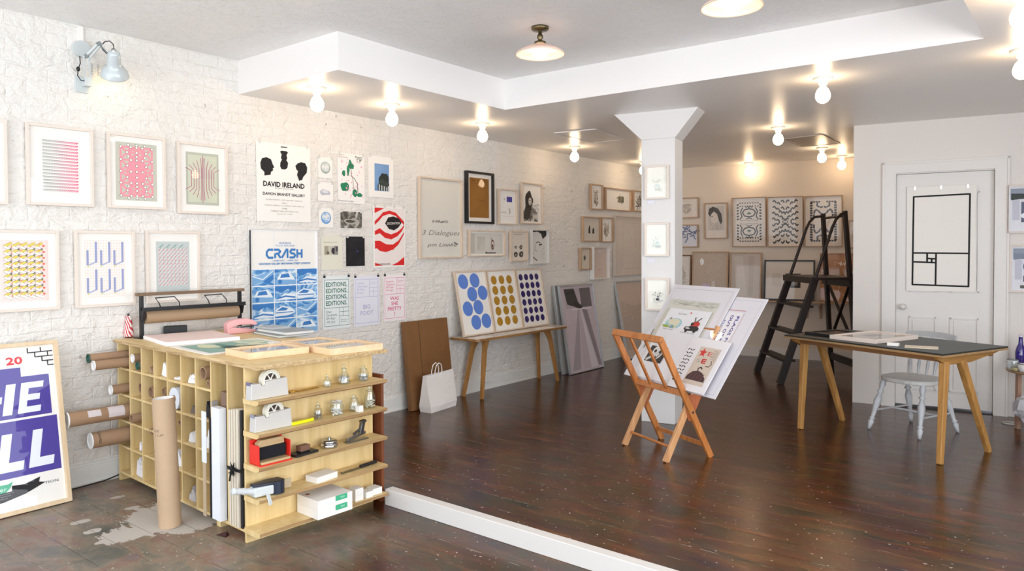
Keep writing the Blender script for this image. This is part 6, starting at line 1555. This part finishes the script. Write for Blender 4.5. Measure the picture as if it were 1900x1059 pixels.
def a_animals(a):
    a.rect(.0, .0, 1, 1, '#eeeef2'); a.up()
    a.text('Bull Goat', .38, .93, .20, .018, '#55564f'); a.blob(.56, .955, .02, .012, '#d05a3c', 2)
    a.blob(.28, .79, .20, .075, '#a9d3da', 3, 20, .15); a.blob(.20, .735, .17, .022, '#9ab14a', 5); a.up()
    a.poly([(.12, .80), (.16, .84), (.22, .85), (.36, .85), (.42, .82), (.40, .76), (.37, .75), (.36, .72), (.33, .72), (.33, .76), (.24, .77), (.22, .73), (.19, .73), (.19, .79), (.15, .78)], '#e2ddc4'); a.up(); a.line([(.13, .85), (.17, .84)], .012, '#8a6f4d'); a.line([(.16, .87), (.18, .84)], .012, '#8a6f4d'); a.blob(.27, .735, .05, .02, '#7fa3b8', 3)
    a.poly([(.58, .73), (.60, .765), (.68, .77), (.74, .80), (.86, .785), (.92, .76), (.92, .725), (.86, .715), (.66, .71)], '#27262b'); a.circ(.66, .715, .035, '#151518'); a.circ(.85, .72, .035, '#151518'); a.up()
    a.poly([(.72, .78), (.74, .84), (.84, .85), (.90, .82), (.88, .785)], '#c93a33'); a.line([(.76, .84), (.73, .90)], .018, '#2b2524'); a.line([(.79, .84), (.87, .90)], .018, '#2b2524'); a.blob(.73, .81, .04, .02, '#2b2524', 2); a.up(); a.blob(.67, .745, .05, .012, '#d9d6d0', 6)
    a.text('White Goat', .22, .695, .26, .014, '#4a4a48'); a.text('Rabbit car ride', .72, .680, .32, .014, '#4a4a48')
    a.rect(.08, .22, .50, .44, '#2c2b2d'); a.up(); a.circ(.30, .36, .13, '#e6e4e2'); a.line([(.12, .24), (.46, .43)], .05, '#d9d6d4'); a.line([(.3, .24), (.4, .36)], .03, '#8d8a88'); a.up(); a.circ(.24, .37, .03, '#2c2b2d'); a.circ(.36, .37, .03, '#2c2b2d'); a.line([(.30, .30), (.34, .24)], .03, '#2c2b2d')
    a.text('print edition', .26, .46, .3, .012, '#b5b4b8')
rsheet('sleeved_print', 'white sleeved print with a goat and a rabbit driving a car', .027, xd0-.01, xd1, .01, (sd1+sd1b)/2, a_animals)
xe0, se1 = rp(1290, 625.5, .04); xe1, _q = rp(1361, 630, .04)
def a_leaf2(a):
    rg = random.Random(3)
    a.rect(0, 0, 1, 1, '#efedf0'); a.up()
    for i in range(10):
        for j in range(3):
            x = .07 + j*.065; y = .14 + i*.068; an = (.9 if (i+j) % 2 else -.7); a.line([(x-.02, y-.012*an), (x+.02, y+.016*an)], .020, '#1f1f22')
    a.rect(.34, .12, .88, .84, '#d6c7b8'); a.up()
    cx, cy = .47, .73; pts = []
    for k in range(10):
        r_ = .105 if k % 2 == 0 else .045; an = math.pi/2 + k*math.pi/5; pts.append((cx + r_*math.cos(an), cy + r_*math.sin(an)*a.w/a.h))
    a.poly(pts, '#d8382b'); a.text('E', .66, .725, .11, .075, '#c9413a'); a.text('S', .46, .575, .10, .07, '#a8a39a'); a.text('E', .60, .575, .11, .08, '#c8202b', bold=.006); a.line([(.78, .60), (.82, .54), (.78, .49), (.70, .49)], .02, '#6b5a50')
    for k in range(6): a.line([(.72, .78-k*.03), (.78, .80-k*.03), (.85, .77-k*.035)], .008, '#8d8278')
    a.poly([(.36, .20), (.38, .28), (.46, .36), (.60, .39), (.72, .36), (.84, .27), (.86, .20)], '#3a2226'); a.up(); a.line([(.58, .38), (.56, .43), (.62, .46), (.66, .43)], .025, '#1c1b1d')
    for k in range(4): a.line([(.44+k*.10, .22), (.48+k*.10, .34)], .02, '#7a2a33')
    a.text('S', .36, .58, .04, .05, '#c9bfb4')
rsheet('sleeved_print', 'sleeved print with a red star and letters, frontmost on the rack', .040, xe0-.015, xe1+.0, -.005, se1, a_leaf2)

# ================================================================== WORK TABLE
Cn = fl(1749.5, 657.5, .72); tu = fl(1455.5, 621, .72) - Cn; TL_ = tu.length; tu.normalize(); tv = V((tu.y, -tu.x, 0)); TWd = .757
rzt = math.atan2(-tu.y, -tu.x)
# local: x from the left end (0) to the right end (TL), y away from the camera
to = Cn + tu*TL_; to.z = 0
def tw(u, v, z): p = Cn + tu*u + tv*v; return V((p.x, p.y, z))
t = thing('work_table', 'long table with dark green top and splayed oak legs', 'table', to, (0, 0, rzt))
def tl(u, v, z): return V((TL_-u, v, z))
MB().box(0, 0, .711, TL_, TWd, .722).build('linoleum_top', pm('#262b28', .42, var=.08), t)
m = MB(); m.box(-.001, -.001, .697, TL_+.001, TWd+.001, .711); m.build('plywood_core', wood('table_ply', '#8f6f4a', '#b08c60', 'x', 6, .5), t)
m = MB(); m.box(.05, .09, .655, TL_-.05, .115, .697); m.box(.05, TWd-.115, .655, TL_-.05, TWd-.09, .697); m.build('long_rail', wood('rail_oak', '#7d5530', '#98693c', 'x', 3), t, bev=.002)
for u in (.045, TL_-.075):
    m = MB(); M = Matrix(((0, 0, 1, TL_-u-.03), (1, 0, 0, 0), (0, 1, 0, 0), (0, 0, 0, 1))); m.prism([(.02, .697), (.03, .675), (.12, .635), (.40, .635), (.72, .680), (.73, .697)], M, .03); m.build('cross_member', wood('rail_oak2', '#85602f', '#a8793f', 'y', 3), t, bev=.002)
for (u, v, ut, vt) in ((.035, .035, .06, .12), (.045, .613, .06, .30), (1.115, .02, 1.16, .12), (1.14, .55, 1.16, .30)):
    m = MB(); m.bar(tl(u, v, 0), tl(ut, vt, .66), .036, .034, V((1, 0, 0)), .056, .044); m.build('leg', wood('oak_leg_warm', '#9a6c35', '#c08f50', 'z', 3), t, bev=.005)
zt = .7225
def tf(px, py): return fl(px, py, zt)
def lc(u, v): return tw(u, v, 0)
PKF = pm('#e3d5ca', .45, var=.04)
flatframe('black picture frame lying at the far left end of the dark table', (3.002, 5.967, 0), (3.205, 5.868, 0), (3.360, 6.185, 0), zt, .022, BLACK, pm('#8f7f70', .4), fw=.03, name='flat_frame')
def a_flatp(a): a.rect(.08, .1, .9, .9, '#ded5ce'); a.up(); a.rect(.18, .5, .45, .85, '#a89a90')
flatframe('large pale framed sheet lying askew on the dark table', (3.235, 5.783, 0), (3.579, 5.650, 0), (3.770, 6.145, 0), zt, .030, PKF, pm('#efe7e1', .5), a_flatp, fw=.02, name='flat_frame')
o = MB().box(-.035, -.02, 0, .035, .02, .022).build('small_box', WHITE, loc=tw(.405, .10, zt+.0005), rot=(0, 0, rzt+.3), bev=.002); tag(o, 'small white box on the dark table by the note paper', 'box')
m = MB(); m.box(-.10, -.07, 0, .10, .07, .003); o = m.build('note_paper', pm('#e9ddc9', .8), loc=tw(.26, .19, zt+.0005), rot=(0, 0, rzt+.55)); tag(o, 'cream sheet of note paper lying on the dark table', 'paper')

# ================================================================== WINDSOR CHAIR
CW = pm('#bdbfc1', .4, var=.10, scale=25)
cf = [V((3.434, 6.147, 0)), V((3.801, 6.02, 0)), V((3.655, 6.60, 0)), V((4.0, 6.425, 0))]
cc = sum(cf, V())/4; cr = R(-21)
t = thing('windsor_chair', 'white painted spindle back chair tucked behind the dark table', 'chair', cc, (0, 0, cr))
RM = Matrix.Rotation(-cr, 3, 'Z')
zs = .415
m = MB(); n = 28; outl = []
for k_ in range(n):
    an = 2*math.pi*k_/n; x = .205*math.cos(an); y = .19*math.sin(an); k2 = 1 + .10*abs(math.sin(2*an)); outl.append((x*k2, y*k2))
m.prism(outl, Matrix.Translation((0, -.02, zs-.035)), .035); m.build('seat', pm('#cfcdc8', .35, var=.10, scale=14), t, bev=.010)
turn = [(.010, 0), (.016, .03), (.022, .065), (.013, .078), (.024, .088), (.014, .10), (.019, .15), (.028, .23), (.014, .29), (.026, .305), (.013, .32), (.023, .36), (.017, .40)]
tops = [V((-.15, -.15, zs-.03)), V((.15, -.15, zs-.03)), V((-.13, .12, zs-.03)), V((.13, .12, zs-.03))]; fts = []
for f, tp_ in zip(cf, tops):
    p = RM @ (f - cc); fts.append(p); ax = tp_ - p; m = MB(); k2 = ax.length/.40; m.lathe([(0, 0)] + [(r, h*k2) for r, h in turn], p, ax, 14); m.build('leg', CW, t)
mid = lambda a, b, s: a + (b-a)*s
l1 = [mid(fts[i], tops[i], .38) for i in range(4)]
m = MB(); m.tube([l1[0], l1[2]], [.008, .008], 8); m.build('stretcher', CW, t); m = MB(); m.tube([l1[1], l1[3]], .008, 8); m.build('stretcher', CW, t); m = MB(); m.tube([mid(l1[0], l1[2], .5), mid(l1[1], l1[3], .5)], .009, 8); m.build('stretcher', CW, t)
crest = []
for k_ in range(11):
    x = -.19 + .038*k_; crest.append(V((x*1.02, .215 + .03*(1-(x/.19)**2) , .725 - .012*(x/.19)**2)))
for k_ in (1, 3, 5, 7, 9):
    b = V((crest[k_].x*.78, .14 + .02*(1-abs(k_-5)/5), zs-.004)); tp_ = crest[k_]; ax = tp_-b; m = MB(); L_ = ax.length; m.lathe([(.007, 0), (.008, L_*.1), (.013, L_*.25), (.008, L_*.4), (.007, L_*.8), (.006, L_)], b, ax, 10); m.build('spindle', CW, t)
m = MB()
for a_, b_ in zip(crest, crest[1:]): m.bar(a_, b_, .018, .042)
m.build('crest_rail', CW, t)

# ================================================================== SIDE STOOL AT THE RIGHT EDGE
sc = V((4.475, 6.93, 0)); zst = .462
t = thing('side_table', 'small round wooden side table at the right edge of the photo', 'side table', sc)
WS = wood('stool_wood', '#a98a68', '#c4a47e', 'x', 3, .5)
MB().lathe([(0, zst-.03), (.20, zst-.03), (.212, zst-.022), (.212, zst-.006), (.205, zst), (0, zst)], n=40).build('table_top', WS, t)
for k_ in range(3):
    an = R(215) + k_*2*math.pi/3; m = MB(); m.bar((.15*math.cos(an), .15*math.sin(an), zst-.03), (.155*math.cos(an), .155*math.sin(an), 0), .034, .026, V((math.cos(an), math.sin(an), 0))); m.build('leg', pm('#a07c68', .5, var=.1), t)
def atst(px, py):
    q = fl(px, py, zst); return (q.x, q.y, zst+.0005)
BLG = glassmat('violet_glass', (.16, .10, .55, 1), 1.5, 1.5)
q = fl(1893.5, 676, zst); t = thing('glass_bottle', 'slim violet blue glass bottle on the round side table', 'bottle', (q.x, q.y, zst+.0005))
MB().lathe([(0, .001), (.036, .001), (.038, .008), (.038, .10), (.030, .135), (.017, .165), (.014, .20), (.014, .225)], n=24).build('bottle_body', pm('#2c1f78', .08, 0, .05, coat=.6), t); MB().lathe([(.015, .222), (.016, .238), (0, .238)], n=16).build('cap', pm('#d5d0dc', .3), t)
q = fl(1869, 686, zst); t = thing('enamel_mug', 'small glass mug with dark rim, leftmost on the round side table', 'mug', (q.x+.03, q.y+.05, zst+.0005))
MB().lathe([(0, .001), (.034, .001), (.036, .010), (.038, .075), (.035, .075), (.033, .012), (0, .010)], n=24).build('mug_body', pm('#c9cdd0', .2, var=.05), t)
MB().lathe([(.0375, .073), (.039, .076), (.036, .078), (.034, .075)], n=24).build('rim', pm('#24262a', .3), t)
m = MB(); m.tube([(-.036, 0, .06), (-.055, 0, .058), (-.06, 0, .04), (-.052, 0, .022), (-.035, 0, .02)], .004, 8); m.build('handle', pm('#c9cdd0', .2, var=.05), t)
q = fl(1883, 689, zst); t = thing('glass_tumbler', 'short glass of yellowish drink between the mug and the bottle', 'glass', (q.x+.0, q.y+.03, zst+.0005))
MB().lathe([(0, .001), (.028, .001), (.031, .07)], n=24).build('glass_body', JAR, t); MB().lathe([(0, .003), (.0265, .003), (.0275, .025), (0, .025)], n=20).build('drink', pm('#cbb98a', .2), t)
q = fl(1903, 690, zst); t = thing('enamel_bowl', 'white enamel bowl with dark rim cut by the right edge', 'bowl', (q.x, q.y-.0, zst+.0005))
MB().lathe([(0, .001), (.038, .001), (.045, .012), (.052, .060), (.049, .060), (.042, .014), (0, .006)], n=28).build('bowl_body', pm('#dcdcdc', .2, var=.03), t); MB().lathe([(.0515, .058), (.0535, .061), (.050, .063), (.048, .060)], n=28).build('rim', pm('#22242a', .3), t)
# crumpled bag under the side table
rg = random.Random(9); m = MB(); nu, nv = 16, 10; vs = []
for j in range(nv+1):
    for i in range(nu):
        an = 2*math.pi*i/nu; ph = math.pi*j/nv; r = .115*(1 + rg.uniform(-.16, .12)); vs.append((r*1.15*math.sin(ph)*math.cos(an), r*.9*math.sin(ph)*math.sin(an), .185 - r*1.0*math.cos(ph)*.95))
m.add(vs, [(j*nu+i, j*nu+(i+1) % nu, (j+1)*nu+(i+1) % nu, (j+1)*nu+i) for j in range(nv) for i in range(nu)])
m.add([], [])
o = m.build('plastic_bag', pm('#b9b7bb', .35, var=.15, scale=12, bump=.5), loc=(4.455, 6.70, 0)); tag(o, 'crumpled pale plastic bag hanging under the round side table', 'bag')
m = MB(); m.tube([(.055*math.cos(q*.52), .042*math.sin(q*.52), .004) for q in range(12)], .0035, 6, closed=True); m.tube([(.052*math.cos(q*.52)+.004, .040*math.sin(q*.52), .010) for q in range(12)], .003, 6, closed=True)
q = fl(1874, 786); o = m.build('coiled_cord', pm('#cfcac2', .6), loc=(q.x, q.y, 0)); tag(o, 'small pale coil of cord on the floor by the side table leg', 'cord')

# small fittings
q = fl(884, 719); o = MB().box(0, 0, 0, .035, .085, .11).build('junction_box', pm('#e3e1db', .45, bump=.2), loc=(.0125, q.y-.04, .075), bev=.004); tag(o, 'white painted electrical box on the brick wall foot under the bench', 'junction box')
q = fl(436, 989); m = MB(); m.hexa([V((-.03, -.02, 0)), V((.035, -.01, 0)), V((.02, .02, 0)), V((-.01, .012, 0))], [V((-.03, -.02, .002)), V((.035, -.01, .003)), V((.01, .015, .018)), V((-.01, .012, .010))])
o = m.build('paper_scrap', pm('#3b1d1c', .6), loc=(q.x-.02, q.y-.05, .0005)); tag(o, 'small dark red paper scrap on the floor before the counter corner', 'scrap')
